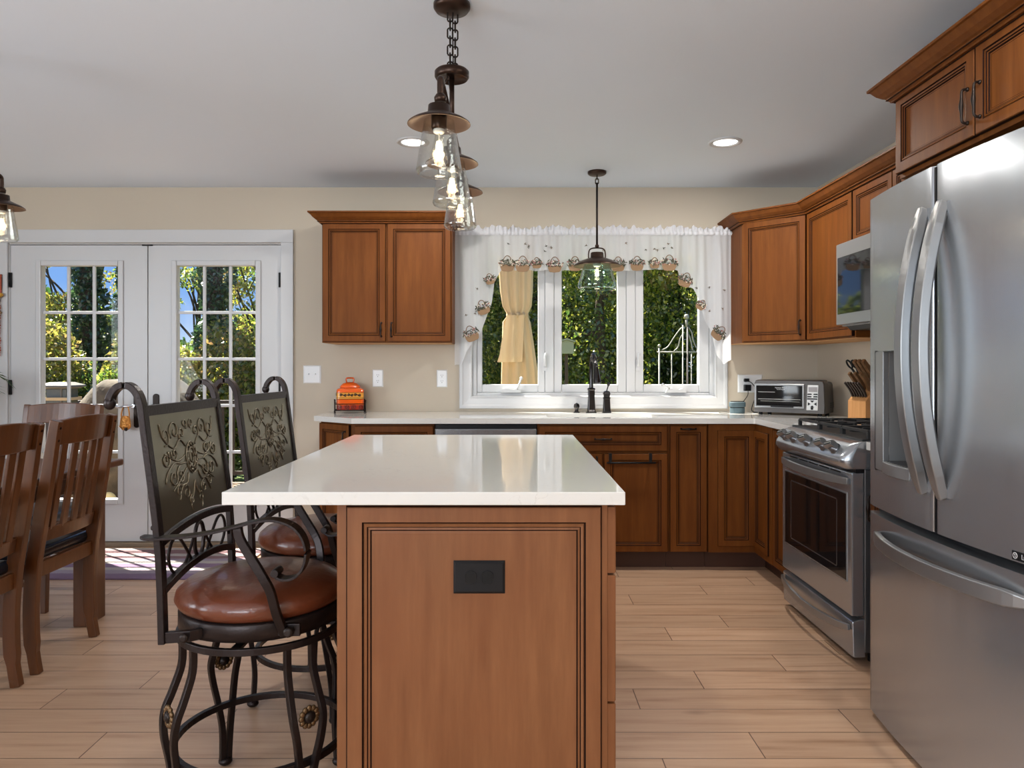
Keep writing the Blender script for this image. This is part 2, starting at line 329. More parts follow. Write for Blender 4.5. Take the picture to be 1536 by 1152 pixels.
# ------------------------------------------------------------------ mesh builder
class MB:
    def __init__(s): s.v = []; s.f = []; s.m = []; s.sm = []; s.mats = []; s.T = None
    def mi(s, mat):
        if isinstance(mat, str): mat = M[mat]
        if mat not in s.mats: s.mats.append(mat)
        return s.mats.index(mat)
    def V(s, pts):
        b = len(s.v)
        for p in pts:
            p = Vector(p)
            if s.T is not None: p = s.T @ p
            s.v.append(tuple(p))
        return b
    def F(s, idx, mat, sm=False): s.f.append(tuple(idx)); s.m.append(s.mi(mat)); s.sm.append(sm)
    def box(s, x0, x1, y0, y1, z0, z1, mat):
        b = s.V([(x0,y0,z0),(x1,y0,z0),(x1,y1,z0),(x0,y1,z0),(x0,y0,z1),(x1,y0,z1),(x1,y1,z1),(x0,y1,z1)])
        for q in ((0,3,2,1),(4,5,6,7),(0,1,5,4),(1,2,6,5),(2,3,7,6),(3,0,4,7)): s.F([b+i for i in q], mat)
        return s
    def cbox(s, c, d, mat): return s.box(c[0]-d[0]/2, c[0]+d[0]/2, c[1]-d[1]/2, c[1]+d[1]/2, c[2]-d[2]/2, c[2]+d[2]/2, mat)
    def prism(s, poly, a0, a1, mat, axis='z', sm=False):
        """extrude a 2-D polygon along an axis; poly is (x,y) for z, (x,z) for y, (y,z) for x"""
        mk = {'z': lambda p, a: (p[0], p[1], a), 'y': lambda p, a: (p[0], a, p[1]), 'x': lambda p, a: (a, p[0], p[1])}[axis]
        n = len(poly); b = s.V([mk(p, a0) for p in poly]+[mk(p, a1) for p in poly])
        s.F(range(b, b+n), mat); s.F(range(b+2*n-1, b+n-1, -1), mat)
        for i in range(n):
            j = (i+1) % n; s.F((b+i, b+j, b+n+j, b+n+i), mat, sm)
        return s
    def loft(s, rings, mat, sm=True, closed=True, cap=True):
        n = len(rings[0]); b = s.V([p for r in rings for p in r])
        for k in range(len(rings)-1):
            for i in range(n if closed else n-1):
                j = (i+1) % n
                s.F((b+k*n+i, b+k*n+j, b+(k+1)*n+j, b+(k+1)*n+i), mat, sm)
        if cap and closed:
            s.F([b+i for i in range(n)][::-1], mat); s.F([b+(len(rings)-1)*n+i for i in range(n)], mat)
        return s
    def tube(s, path, r, mat, n=8, closed=False, sq=False, wide=None, up=None, sm=True):
        """sweep a round (or rectangular: sq, wide=(a,b)) section along a path"""
        P = [Vector(p) for p in path]; L = len(P); rings = []
        prev = None
        for i in range(L):
            if closed: t = P[(i+1) % L]-P[i-1]
            else: t = P[min(i+1, L-1)]-P[max(i-1, 0)]
            t.normalize()
            if up is not None:
                a = Vector(up); a = a-t*a.dot(t)
                if a.length < 1e-5: a = prev or t.orthogonal()
                a.normalize()
            elif prev is None: a = t.orthogonal().normalized()
            else:
                a = prev-t*prev.dot(t)
                a = a.normalized() if a.length > 1e-6 else t.orthogonal().normalized()
            prev = a; c = t.cross(a)
            rr = r[i] if isinstance(r, (list, tuple)) else r
            if sq or wide:
                wa, wb = wide[i] if isinstance(wide, list) else (wide if wide else (rr, rr))
                rings.append([P[i]+a*x*wa+c*y*wb for x, y in ((1,1),(-1,1),(-1,-1),(1,-1))])
            else: rings.append([P[i]+(a*cos(2*pi*k/n)+c*sin(2*pi*k/n))*rr for k in range(n)])
        if closed: rings.append(rings[0])
        return s.loft(rings, mat, sm and not (sq or wide), True, not closed)
    def lathe(s, prof, mat, n=32, c=(0,0,0), axis='z', sm=True, cap=True):
        rings = []
        for r, z in prof:
            ring = []
            for k in range(n):
                a = 2*pi*k/n; x, y = r*cos(a), r*sin(a)
                q = {'z': (x, y, z), 'y': (x, z, y), 'x': (z, x, y)}[axis]
                ring.append((c[0]+q[0], c[1]+q[1], c[2]+q[2]))
            rings.append(ring)
        return s.loft(rings, mat, sm, True, cap)
    def ball(s, c, r, mat, n=14, m=9):
        if not isinstance(r, (tuple, list)): r = (r, r, r)
        rings = [[(c[0]+r[0]*sin(pi*j/m)*cos(2*pi*i/n), c[1]+r[1]*sin(pi*j/m)*sin(2*pi*i/n), c[2]+r[2]*cos(pi*j/m)) for i in range(n)] for j in range(1, m)]
        rings = [[(c[0]+1e-4*cos(2*pi*i/n), c[1]+1e-4*sin(2*pi*i/n), c[2]+r[2]) for i in range(n)]]+rings+[[(c[0]+1e-4*cos(2*pi*i/n), c[1]+1e-4*sin(2*pi*i/n), c[2]-r[2]) for i in range(n)]]
        return s.loft(rings, mat)
    def sweep(s, path, prof, mat, side=1, closed=False, mats=None):
        """profile (out, z) swept along a plan path with mitred corners; out is to the left (side=1) of travel"""
        P = [Vector((p[0], p[1])) for p in path]; L = len(P); rings = []
        for i in range(L):
            d0 = (P[i]-P[i-1]).normalized() if (i > 0 or closed) else (P[1]-P[0]).normalized()
            d1 = (P[(i+1) % L]-P[i]).normalized() if (i < L-1 or closed) else d0
            n0 = Vector((-d0.y, d0.x))*side; n1 = Vector((-d1.y, d1.x))*side
            mvec = (n0+n1); mvec = mvec/max(1e-6, mvec.dot(n0))
            rings.append([(P[i].x+mvec.x*o, P[i].y+mvec.y*o, z) for o, z in prof])
        if closed: rings.append(rings[0])
        return s.loft(rings, mat, False, True, not closed)
    def panel(s, w, h, loops, mid):
        """nested rectangular loops in local x (width), z (height), height out along -y: loops = [(inset, out, mat of the band leading TO this loop)]"""
        prev = None
        for ins, out, mat in loops:
            b = s.V([(ins, -out, ins), (w-ins, -out, ins), (w-ins, -out, h-ins), (ins, -out, h-ins)])
            if prev is None: s.F((b+3, b+2, b+1, b), mat)
            else:
                for i in range(4):
                    j = (i+1) % 4; s.F((prev+i, prev+j, b+j, b+i), mat)
            prev = b
        s.F((prev, prev+1, prev+2, prev+3), mid)
        return s
    def build(s, name, parent=None, bevel=0, seg=2, sub=0, recalc=True, loc=None):
        me = bpy.data.meshes.new(name); me.from_pydata(s.v, [], s.f)
        for m in s.mats: me.materials.append(m)
        me.polygons.foreach_set('material_index', s.m); me.polygons.foreach_set('use_smooth', s.sm)
        if recalc:
            bm = bmesh.new(); bm.from_mesh(me); bmesh.ops.recalc_face_normals(bm, faces=bm.faces); bm.to_mesh(me); bm.free()
        me.update()
        o = bpy.data.objects.new(name, me); COL.objects.link(o)
        if parent is not None: o.parent = parent
        if loc: o.location = loc
        if bevel:
            bv = o.modifiers.new('bevel', 'BEVEL'); bv.width = bevel; bv.segments = seg; bv.limit_method = 'ANGLE'; bv.angle_limit = radians(40)
        if sub:
            sb = o.modifiers.new('subdivision', 'SUBSURF'); sb.levels = sub; sb.render_levels = sub
        return o
def tag(o, label, cat, group=None, kind=None):
    o['label'] = label; o['category'] = cat
    if group: o['group'] = group
    if kind: o['kind'] = kind
    return o
def thing(name, label, cat, loc=(0,0,0), rz=0, group=None):
    o = bpy.data.objects.new(name, None); o.empty_display_size = .1; COL.objects.link(o)
    o.location = loc; o.rotation_euler = (0, 0, rz)
    return tag(o, label, cat, group)
def struct(o): o['kind'] = 'structure'; return o
def copy_tree(o, parent=None):
    c = o.copy(); COL.objects.link(c)
    if parent is not None: c.parent = parent
    for ch in list(o.children): copy_tree(ch, c)
    return c
def bez(pts, n=6):
    """smooth Catmull-Rom curve through points"""
    P = [Vector(p) for p in pts]; out = []
    for i in range(len(P)-1):
        p0, p1, p2, p3 = P[max(i-1, 0)], P[i], P[i+1], P[min(i+2, len(P)-1)]
        for k in range(n):
            t = k/n; out.append(.5*((2*p1)+(p2-p0)*t+(2*p0-5*p1+4*p2-p3)*t*t+(3*p1-p0-3*p2+p3)*t*t*t))
    out.append(P[-1]); return out
def frameM(o, u, n):
    """local x -> u, local z -> up, local -y -> n (out of the face)"""
    u = Vector(u).normalized(); n = Vector(n).normalized(); z = Vector((0, 0, 1))
    m = Matrix(((u.x, -n.x, z.x, o[0]), (u.y, -n.y, z.y, o[1]), (u.z, -n.z, z.z, o[2]), (0, 0, 0, 1)))
    return m
def text(body, size, mat, name, parent, mtx, ext=.0004, align='CENTER'):
    c = bpy.data.curves.new(name, 'FONT'); c.body = body; c.size = size; c.extrude = ext; c.align_x = align; c.align_y = 'CENTER'
    tmp = bpy.data.objects.new(name, c); COL.objects.link(tmp)
    me = bpy.data.meshes.new_from_object(tmp.evaluated_get(bpy.context.evaluated_depsgraph_get())); bpy.data.objects.remove(tmp)
    me.materials.clear(); me.materials.append(M[mat]); o = bpy.data.objects.new(name, me); COL.objects.link(o); o.parent = parent
    o.matrix_local = mtx
    return o

# ------------------------------------------------------------------ the room
RW, BW, CE, LW, RE = 2.087, 4.95, 2.44, -4.6, -3.5     # right wall, back wall, ceiling, left wall, rear wall
def wall_with_holes(name, x0, x1, y0, y1, z1, holes, axis='y'):
    """wall along x (axis y) or along y (axis x) with rectangular openings (a0,a1,z0,z1)"""
    mb = MB(); a0, a1 = (x0, x1) if axis == 'y' else (y0, y1)
    def bx(a, b, c, d):
        if b-a < 1e-4 or d-c < 1e-4: return
        if axis == 'y': mb.box(a, b, y0, y1, c, d, 'wall')
        else: mb.box(x0, x1, a, b, c, d, 'wall')
    cur = a0
    for h in sorted(holes):
        bx(cur, h[0], 0, z1); bx(h[0], h[1], 0, h[2]); bx(h[0], h[1], h[3], z1); cur = h[1]
    bx(cur, a1, 0, z1)
    return struct(mb.build(name))
struct(MB().box(LW-.15, RW+.15, RE-.15, BW+.0, -.1, 0, 'floor').build('floor'))
struct(MB().box(LW-.15, RW+.15, RE-.15, BW+.15, CE, CE+.12, 'ceil').build('ceiling'))
DX0, DX1 = -3.415, -1.56        # French door opening
WX0, WX1, WZ0, WZ1 = -.262, 1.392, 1.012, 2.06
wall_with_holes('wall_back', LW-.15, RW+.15, BW, BW+.15, CE, [(DX0, DX1, 0, 2.06), (WX0, WX1, WZ0, WZ1)])
wall_with_holes('wall_right', RW, RW+.15, RE, BW, CE, [], 'x')
wall_with_holes('wall_left', LW-.15, LW, RE, BW, CE, [(-.65, 1.65, .65, 2.2)], 'x')
wall_with_holes('wall_rear', LW-.15, RW+.15, RE-.15, RE, CE, [(-3.4, -.5, .65, 2.2)])
def fill_window(n, c, w, z0, z1, along):
    e = bpy.data.objects.new('window_%d' % n, None); COL.objects.link(e); e.location = c; struct(e)
    mb = MB()
    def bx(a0, a1, c0, c1, t=.05):
        if along == 'x': mb.box(a0, a1, -t, .0, c0, c1, 'trim')
        else: mb.box(-.0, t, a0, a1, c0, c1, 'trim')
    f = .06
    bx(-w/2, -w/2+f, z0, z1); bx(w/2-f, w/2, z0, z1); bx(-w/2, w/2, z0, z0+f); bx(-w/2, w/2, z1-f, z1); bx(-f/2, f/2, z0, z1); bx(-w/2, w/2, (z0+z1)/2-.02, (z0+z1)/2+.02)
    if along == 'x': mb.T = None
    mb.build('window_frame', e, .004)
fill_window(2, (-1.95, RE, 0), 2.9, .65, 2.2, 'x'); fill_window(3, (LW-.05, .5, 0), 2.3, .65, 2.2, 'y')  # unseen windows and their wall openings, added for the fill lights

# baseboard at the back wall, between door casing and base cabinet
struct(MB().box(-1.475, -1.21, BW-.014, BW, 0, .09, 'trim').build('baseboard_back', bevel=.003))

# ---- French doors (door_1 and door_2) with one casing
CASP = [(0, 0), (0, .012), (.008, .018), (.03, .018), (.04, .014), (.07, .016), (.084, .02), (.088, .012), (.088, 0)]
cas = MB()
cas.box(DX1, DX1+.085, BW-.02, BW, 0, 2.062, 'trim'); cas.box(DX0-.085, DX0, BW-.02, BW, 0, 2.062, 'trim'); cas.box(DX0-.085, DX1+.085, BW-.02, BW, 2.062, 2.15, 'trim')
cas.box(DX1-.006, DX1, BW, BW+.15, 0, 2.052, 'trim'); cas.box(DX0, DX0+.006, BW, BW+.15, 0, 2.052, 'trim'); cas.box(DX0, DX1, BW, BW+.15, 2.052, 2.06, 'trim')
struct(cas.build('trim_1', bevel=.004))
struct(MB().box(DX0, DX1, BW-.03, BW+.15, 0, .026, 'deck').build('trim_2', bevel=.004))      # threshold
def french_door(n, x0, x1, g0, g1, plate_x, lever):
    """slab x0..x1, glass g0..g1 x .31..1.905; 3 x 5 panes"""
    e = bpy.data.objects.new('door_%d' % n, None); COL.objects.link(e); e.location = ((x0+x1)/2, BW+.01, 0); struct(e)
    ox, oy = (x0+x1)/2, BW+.01; gz0, gz1 = .318, 1.908; zb, zt = .03, 2.048
    mb = MB(); mb.T = Matrix.Translation((-ox, -oy, 0)); y0, y1 = BW+.01, BW+.055
    mb.box(x0, g0, y0, y1, zb, zt, 'trim'); mb.box(g1, x1, y0, y1, zb, zt, 'trim'); mb.box(g0, g1, y0, y1, zb, gz0, 'trim'); mb.box(g0, g1, y0, y1, gz1, zt, 'trim')
    mb.build('leaf', e)
    lf = MB(); lf.T = Matrix.Translation((-ox, -oy, 0))     # raised glazing bead
    w, h = g1-g0+.075, gz1-gz0+.075
    for (a0, a1, c0, c1) in ((g0-.037, g0, gz0-.037, gz1+.037), (g1, g1+.037, gz0-.037, gz1+.037), (g0, g1, gz0-.037, gz0), (g0, g1, gz1, gz1+.037)):
        lf.box(a0, a1, y0-.012, y0, c0, c1, 'trim')
    lf.build('glazing_bead', e, .006)
    mu = MB(); mu.T = Matrix.Translation((-ox, -oy, 0))
    for i in (1, 2):
        x = g0+(g1-g0)*i/3; mu.box(x-.010, x+.010, y0+.012, y0+.030, gz0, gz1, 'trim')
    for i in range(1, 5):
        z = gz0+(gz1-gz0)*i/5; mu.box(g0, g1, y0+.0125, y0+.0295, z-.010, z+.010, 'trim')
    mu.build('muntin_grid', e, .004)
    MB_ = MB(); MB_.T = Matrix.Translation((-ox, -oy, 0)); MB_.box(g0, g1, BW+.034, BW+.038, gz0, gz1, 'pane').build('pane', e)
    hx = x1-.0 if lever > 0 else x0
    for z in (1.81, 1.08, .25):
        hb = MB(); hb.T = Matrix.Translation((-ox, -oy, 0)); hb.lathe([(.007, z-.05), (.007, z+.05)], 'black', 10, (hx, BW-.004, 0)); hb.box(hx-.012, hx+.012, BW-.004, BW+.004, z-.05, z+.05, 'black'); hb.build('hinge', e)
    pl = MB(); pl.T = Matrix.Translation((-ox, -oy, 0))
    pl.prism([(plate_x+.021*cos(a), .92+(.095 if sin(a) > 0 else -.095)+.021*sin(a)) for a in [i*pi/8 for i in range(16)]], y0-.012, y0, 'bronzed', 'y')
    pp = pl.build('handle_plate', e, .002)
    lv = MB(); lv.T = Matrix.Translation((-ox, -oy, 0))
    lv.lathe([(.011, BW-.05), (.011, BW-.001)], 'bronzed' if lever > 0 else 'chrome', 12, (plate_x, 0, .955), 'y')
    s_ = -1 if lever < 0 else -1
    lv.tube(bez([(plate_x, BW-.048, .955), (plate_x+s_*.05, BW-.052, .953), (plate_x+s_*.09, BW-.05, .945), (plate_x+s_*.115, BW-.048, .952)]), .0075, 'bronzed' if lever > 0 else 'chrome', 8)
    lv.build('lever', pp)
    return e
french_door(1, -3.408, -2.478, -3.2, -2.675, -2.546, -1)
d2 = french_door(2, -2.470, -1.567, -2.275, -1.738, -2.415, 1)
fb = MB(); fb.T = Matrix.Translation((2.0185, -BW-.01, 0)); fb.box(-2.51, -2.44, BW+.001, BW+.012, 2.043, 2.056, 'black'); fb.build('flush_bolt', d2)

# ---- kitchen window
e = bpy.data.objects.new('window_1', None); COL.objects.link(e); e.location = (.565, BW, 1.5); struct(e)
T1 = Matrix.Translation((-.565, -BW, -1.5))
c = MB(); c.T = T1
X0, X1, Z0, Z1 = -.349, 1.472, .935, 2.13
def rect_ring(mb, a0, a1, c0, c1, t, y0, y1, mat):
    mb.box(a0, a0+t, y0, y1, c0, c1, mat); mb.box(a1-t, a1, y0, y1, c0, c1, mat); mb.box(a0+t, a1-t, y0, y1, c0, c0+t, mat); mb.box(a0+t, a1-t, y0, y1, c1-t, c1, mat)
def casing_ring(mb, x0, x1, z0, z1, prof, yb, mat):
    """profile (inset from outer edge, out towards the room) round a rectangle, mitred"""
    rings = []
    for i, o in prof: rings.append([(x0+i, yb-o, z0+i), (x1-i, yb-o, z0+i), (x1-i, yb-o, z1-i), (x0+i, yb-o, z1-i)])
    for a, b_ in zip(rings, rings[1:]):
        q = mb.V(a+b_)
        for i in range(4): j = (i+1) % 4; mb.F((q+i, q+j, q+4+j, q+4+i), mat)
casing_ring(c, X0, X1, Z0, Z1, [(0, 0), (0, .02), (.006, .024), (.02, .024), (.03, .019), (.07, .015), (.08, .018), (.085, .014), (.088, .0), (.088, -.05)], BW, 'trim')
c.build('casing', e, 0, recalc=False)
fr = MB(); fr.T = T1
rect_ring(fr, -.262, 1.392, 1.012, 2.06, .03, BW+.03, BW+.13, 'trim')
for xm in (.266, .823): fr.box(xm-.03, xm+.03, BW+.03, BW+.13, 1.042, 2.03, 'trim')
fr.build('window_frame', e, .005)
for k, (a, b_) in enumerate(((-.196, .188), (.351, .734), (.911, 1.292))):
    sa = MB(); sa.T = T1
    oa = -.232 if k == 0 else (.296 if k == 1 else .853); ob = .236 if k == 0 else (.793 if k == 1 else 1.362)
    ya, yb = BW+.04, BW+.09
    sa.box(oa, a, ya, yb, 1.042, 2.03, 'trim'); sa.box(b_, ob, ya, yb, 1.042, 2.03, 'trim'); sa.box(a, b_, ya, yb, 1.042, 1.098, 'trim'); sa.box(a, b_, ya, yb, 1.98, 2.03, 'trim')
    so = sa.build('sash', e, .006)
    p = MB(); p.T = T1; p.box(a, b_, BW+.06, BW+.065, 1.098, 1.98, 'pane'); p.build('pane', so)
    if k != 1:
        lx = .236 if k == 0 else .872
        lo = MB(); lo.T = T1; lo.box(lx-.014, lx+.014, ya-.012, ya+.002, 1.19, 1.27, 'trim'); lo.tube(bez([(lx, ya-.012, 1.225), (lx, ya-.03, 1.25), (lx, ya-.034, 1.29), (lx+.004, ya-.026, 1.31)]), [.01]*19, 'trim', 8); lo.build('sash_lock', so, .003)
        cx = .0 if k == 0 else 1.126
        cr = MB(); cr.T = T1; cr.prism([(cx-.07, 1.043), (cx+.07, 1.043), (cx+.07, 1.068), (cx+.045, 1.072), (cx+.02, 1.064), (cx-.02, 1.074), (cx-.06, 1.068)], BW+.0, BW+.041, 'trim', 'y')
        s_ = 1 if k == 0 else -1
        cr.tube([(cx+s_*.045, BW+.005, 1.065), (cx+s_*.05, BW-.012, 1.08), (cx+s_*.07, BW-.012, 1.135)] if k == 0 else [(cx-.045, BW+.005, 1.07), (cx-.06, BW-.01, 1.085), (cx-.085, BW-.008, 1.095)], .007, 'trim', 8)
        cr.ball((cx+.072, BW-.012, 1.142) if k == 0 else (cx-.092, BW-.008, 1.098), .011, 'trim')
        cr.build('crank', so)

# ------------------------------------------------------------------ cabinets
def door_loops(f=.036, t=.02, mat='cab'):
    sd = 'glaze' if mat == 'cab' else mat
    return [(0, 0, sd), (0, t-.003, sd), (.0025, t, mat), (f, t, mat), (f+.0038, t-.004, 'glaze'), (f+.006, t-.0015, mat), (f+.010, t-.0025, mat), (f+.0132, t-.0055, 'glaze'), (f+.0158, t-.0065, mat), (f+.0195, t-.0105, 'glaze'), (f+.0235, t-.0105, mat), (f+.0246, t-.0108, 'glaze')]
def pull(parent, mtx, length=.1, vertical=True, proud=.02, name='handle', r=.0042, mat='bronzed'):
    """bar pull; local origin at its middle on the face, out along -y"""
    mb = MB(); mb.T = mtx; h = length/2
    ax = (lambda s, o: (0, -o, s)) if vertical else (lambda s, o: (s, -o, 0))
    path = bez([ax(-h, -.001), ax(-h, proud*.6), ax(-h*.86, proud), ax(-h*.4, proud*1.05), ax(0, proud*1.1), ax(h*.4, proud*1.05), ax(h*.86, proud), ax(h, proud*.6), ax(h, -.001)], 5)
    L = len(path)-1; rad = [r*(1+.75*math.exp(-((i/L-.5)/.10)**2)) for i in range(L+1)]
    mb.tube(path, rad, mat, 8)
    for s_ in (-h, h): mb.ball(ax(s_, .002), r*1.6, mat, 10, 6)
    return mb.build(name, parent)
def front(parent, o, u, n, w, h, name='door', f=.036, mat='cab', handle=None, t=.02):
    """door or drawer front; o = lower left corner on the carcass face. handle = (a, b, length, vertical) in face coordinates"""
    mb = MB(); T = frameM(o, u, n); mb.T = T
    if h < .13 and f > .03: f = .026
    mb.panel(w, h, door_loops(f, t, mat), mat)
    d = mb.build(name, parent)
    if handle:
        a, b, ln, ve = handle
        pull(d, T @ Matrix.Translation((a, -t, b)), ln, ve)
    return d
ZT, ZB = .876, .112          # base cabinet body top and bottom
YF = 4.36                    # back run: carcass face
def base_box(parent, x0, x1, y0, y1, mat='cab', z0=ZB, z1=ZT):
    return MB().box(x0, x1, y0, y1, z0, z1, mat).build('body', parent, .001)
NB, UB = (0, -1, 0), (1, 0, 0)
# end cabinet with a slanted door at the left end of the back run
t = thing('base_cabinet', 'end base cabinet with slanted door below the orange canister', 'cabinet')
MB().prism([(-1.195, BW), (-1.195, 4.585), (-.955, 4.372), (-.955, BW)], ZB, ZT, 'cab').build('body', t)
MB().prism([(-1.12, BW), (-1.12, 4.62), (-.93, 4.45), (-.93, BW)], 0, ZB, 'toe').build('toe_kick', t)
ux, uy = .24, -.213; ul = sqrt(ux*ux+uy*uy); ux /= ul; uy /= ul
front(t, (-1.195+ux*.008, 4.585+uy*.008, .118), (ux, uy, 0), (uy, -ux, 0), ul-.016, .75, handle=(ul-.045, .66, .1, True))
t = thing('base_cabinet', 'base cabinet with a drawer left of the dishwasher', 'cabinet')
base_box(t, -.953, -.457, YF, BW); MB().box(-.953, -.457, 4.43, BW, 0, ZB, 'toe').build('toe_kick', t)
front(t, (-.93, YF, .716), UB, NB, .468, .15, 'drawer', handle=(.234, .075, .1, False))
front(t, (-.93, YF, .114), UB, NB, .468, .59, 'door', handle=(.43, .52, .1, True))
# dishwasher
t = thing('dishwasher', 'stainless dishwasher under the back counter behind the island', 'dishwasher')
MB().box(-.452, .156, 4.38, BW-.02, .1, .868, 'steeld').build('body', t)
MB().box(-.452, .156, 4.335, 4.38, .12, .849, 'steel').build('door', t, .006)
MB().box(-.452, .156, 4.36, 4.40, .849, .874, 'black').build('control_strip', t, .002)
MB().tube([(-.40, 4.335, .79), (-.40, 4.30, .79), (.105, 4.30, .79), (.105, 4.335, .79)], .009, 'steelh', 8).build('handle', t)
MB().box(-.452, .156, 4.43, BW-.05, 0, .1, 'black').build('toe_kick', t)
# sink base
t = thing('base_cabinet', 'two-door sink base cabinet below the faucet with a false drawer', 'cabinet')
base_box(t, .160, .943, YF, BW, z1=.64); MB().box(.160, .943, YF, YF+.02, .64, ZT, 'cab').build('face_rail', t)
for a in (.160, .925): MB().box(a, a+.018, YF+.02, BW, .64, ZT, 'cab').build('side_panel', t)
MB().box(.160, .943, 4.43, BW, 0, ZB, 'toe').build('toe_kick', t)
front(t, (.169, YF, .716), UB, NB, .766, .15, 'drawer', handle=(.383, .072, .095, False))
front(t, (.169, YF, .114), UB, NB, .378, .585, 'door', handle=(.345, .52, .09, True))
front(t, (.559, YF, .114), UB, NB, .376, .585, 'door')
SINKDOOR_Y = YF-.02
t = thing('towel_bar', 'black over-the-door towel bar hung on the right sink door', 'towel bar', (.73, SINKDOOR_Y, .7))
for a in (-.135, .105):
    m_ = MB(); m_.box(a-.009, a+.009, -.0035, 0, -.052, .002, 'black'); m_.box(a-.009, a+.009, -.0035, .024, .0, .002, 'black'); m_.box(a-.009, a+.009, .0215, .0235, -.02, .002, 'black'); m_.tube([(a, -.003, -.045), (a, -.03, -.05)], .005, 'black', 6); m_.build('bracket', t)
MB().tube([(-.16, -.03, -.05), (.13, -.03, -.05)], .0055, 'black', 8).build('rail', t)
# narrow pull-out
t = thing('base_cabinet', 'narrow full-height pull-out base cabinet right of the sink base', 'cabinet')
base_box(t, .945, 1.178, YF, BW); MB().box(.945, 1.178, 4.43, BW, 0, ZB, 'toe').build('toe_kick', t)
front(t, (.953, YF, .114), UB, NB, .217, .752, 'door', handle=(.108, .735, .085, False))
# corner cabinet, two doors meeting in the inside corner
XF = 1.477                   # right run: carcass face
t = thing('base_cabinet', 'corner base cabinet with two doors meeting in the inside corner', 'cabinet')
MB().prism([(1.18, BW-.01), (1.18, YF-.02), (XF-.02, YF-.02), (XF-.02, 4.055), (RW-.01, 4.055), (RW-.01, BW-.01)], ZB, ZT, 'cab').build('body', t)
MB().prism([(1.18, BW-.01), (1.18, 4.43), (1.55, 4.43), (1.55, 4.055), (RW-.01, 4.055), (RW-.01, BW-.01)], 0, ZB, 'toe').build('toe_kick', t)
front(t, (1.235, YF-.02, .15), UB, NB, XF-.024-1.235, .69, 'door', t=.012)
NR, UR = (-1, 0, 0), (0, -1, 0)
front(t, (XF-.02, YF-.024, .15), UR, NR, .235, .69, 'door', t=.012)
t = thing('base_cabinet', 'slim base cabinet squeezed between the corner cabinet and the range', 'cabinet')
base_box(t, XF-.0, RW, 3.745, 4.053); MB().box(1.55, RW, 3.745, 4.053, 0, ZB, 'toe').build('toe_kick', t)
front(t, (XF, 4.045, .114), UR, NR, .29, .752, 'door')
t = thing('base_cabinet', 'base cabinet with a drawer between the range and the refrigerator', 'cabinet')
base_box(t, XF, RW, 2.585, 2.955); MB().box(1.55, RW, 2.585, 2.955, 0, ZB, 'toe').build('toe_kick', t)
front(t, (XF, 2.948, .716), UR, NR, .356, .15, 'drawer', handle=(.178, .075, .1, False))
front(t, (XF, 2.948, .114), UR, NR, .356, .59, 'door', handle=(.026, .535, .1, True))
# upper cabinets
def crown(parent, path, z, k=1.0, side=1, name='crown_moulding'):
    pr = [(0, 0), (.010, 0), (.012, .006), (.020, .010), (.022, .017), (.030, .021), (.046, .034), (.058, .050), (.062, .055), (.070, .057), (.070, .066), (0, .066)]
    mb = MB(); mb.sweep(path, [(o*k, z+h*k) for o, h in pr], 'cab', side)
    gl = [(.0102, .0065), (.0215, .0105), (.0215, .0118), (.0112, .0075)]
    mb.sweep(path, [((o+.0008)*k, z+h*k) for o, h in gl], 'glaze', side)
    mb.sweep(path, [(o*k, z+h*k) for o, h in ((0, -.004), (.0015, -.004), (.0015, .0), (0, .0))], 'glaze', side)
    return mb.build(name, parent)
UZ0, UZ1 = 1.372, 2.135
t = thing('wall_cabinet', 'two-door wall cabinet left of the window', 'cabinet')
MB().box(-1.2, -.372, 4.63, BW, UZ0, UZ1, 'cab').build('body', t, .001)
MB().box(-1.19, -.382, 4.65, BW-.01, UZ0-.002, UZ0+.004, 'cabin').build('underside', t)
front(t, (-1.192, 4.63, UZ0+.008), UB, NB, .397, UZ1-UZ0-.014, 'door', handle=(.372, .075, .085, True))
front(t, (-.781, 4.63, UZ0+.008), UB, NB, .401, UZ1-UZ0-.014, 'door', handle=(.026, .075, .085, True))
crown(t, [(-1.2, BW), (-1.2, 4.61), (-.372, 4.61), (-.372, BW)], 2.128, 1, -1)
t = thing('wall_cabinet', 'diagonal corner wall cabinet right of the window', 'cabinet')
MB().prism([(XF, BW), (XF, 4.645), (1.782, 4.34), (RW, 4.34), (RW, BW)], UZ0, UZ1, 'cab').build('body', t)
q = sqrt(.5); DL = .4313
front(t, (XF+q*.016, 4.645-q*.016, UZ0+.008), (q, -q, 0), (-q, -q, 0), DL-.032, UZ1-UZ0-.014, 'door', handle=(DL-.062, .075, .085, True))
MB().prism([(XF+.01, BW-.01), (XF+.01, 4.66), (1.79, 4.35), (RW-.01, 4.35), (RW-.01, BW-.01)], UZ0-.004, UZ0, 'cabin').build('underside', t)
XU = 1.782
t = thing('wall_cabinet', 'tall single-door wall cabinet between the corner cabinet and the microwave', 'cabinet')
MB().box(XU, RW, 3.755, 4.338, UZ0, UZ1, 'cab').build('body', t, .001)
front(t, (XU, 4.33, UZ0+.008), UR, NR, .565, UZ1-UZ0-.014, 'door')
MB().box(XU+.01, RW-.01, 3.765, 4.33, UZ0-.004, UZ0, 'cabin').build('underside', t)
t = thing('wall_cabinet', 'short two-door wall cabinet above the microwave', 'cabinet')
MB().box(XU, RW, 2.965, 3.753, 1.845, UZ1, 'cab').build('body', t, .001)
front(t, (XU, 3.747, 1.853), UR, NR, .383, .276, 'door', handle=(.36, .06, .085, True)); front(t, (XU, 3.358, 1.853), UR, NR, .387, .276, 'door', handle=(.026, .06, .085, True))
t = thing('wall_cabinet', 'slim wall cabinet between the microwave and the refrigerator cabinet', 'cabinet')
MB().box(XU, RW, 2.713, 2.963, UZ0, UZ1, 'cab').build('body', t, .001)
front(t, (XU, 2.957, UZ0+.008), UR, NR, .238, UZ1-UZ0-.014, 'door')
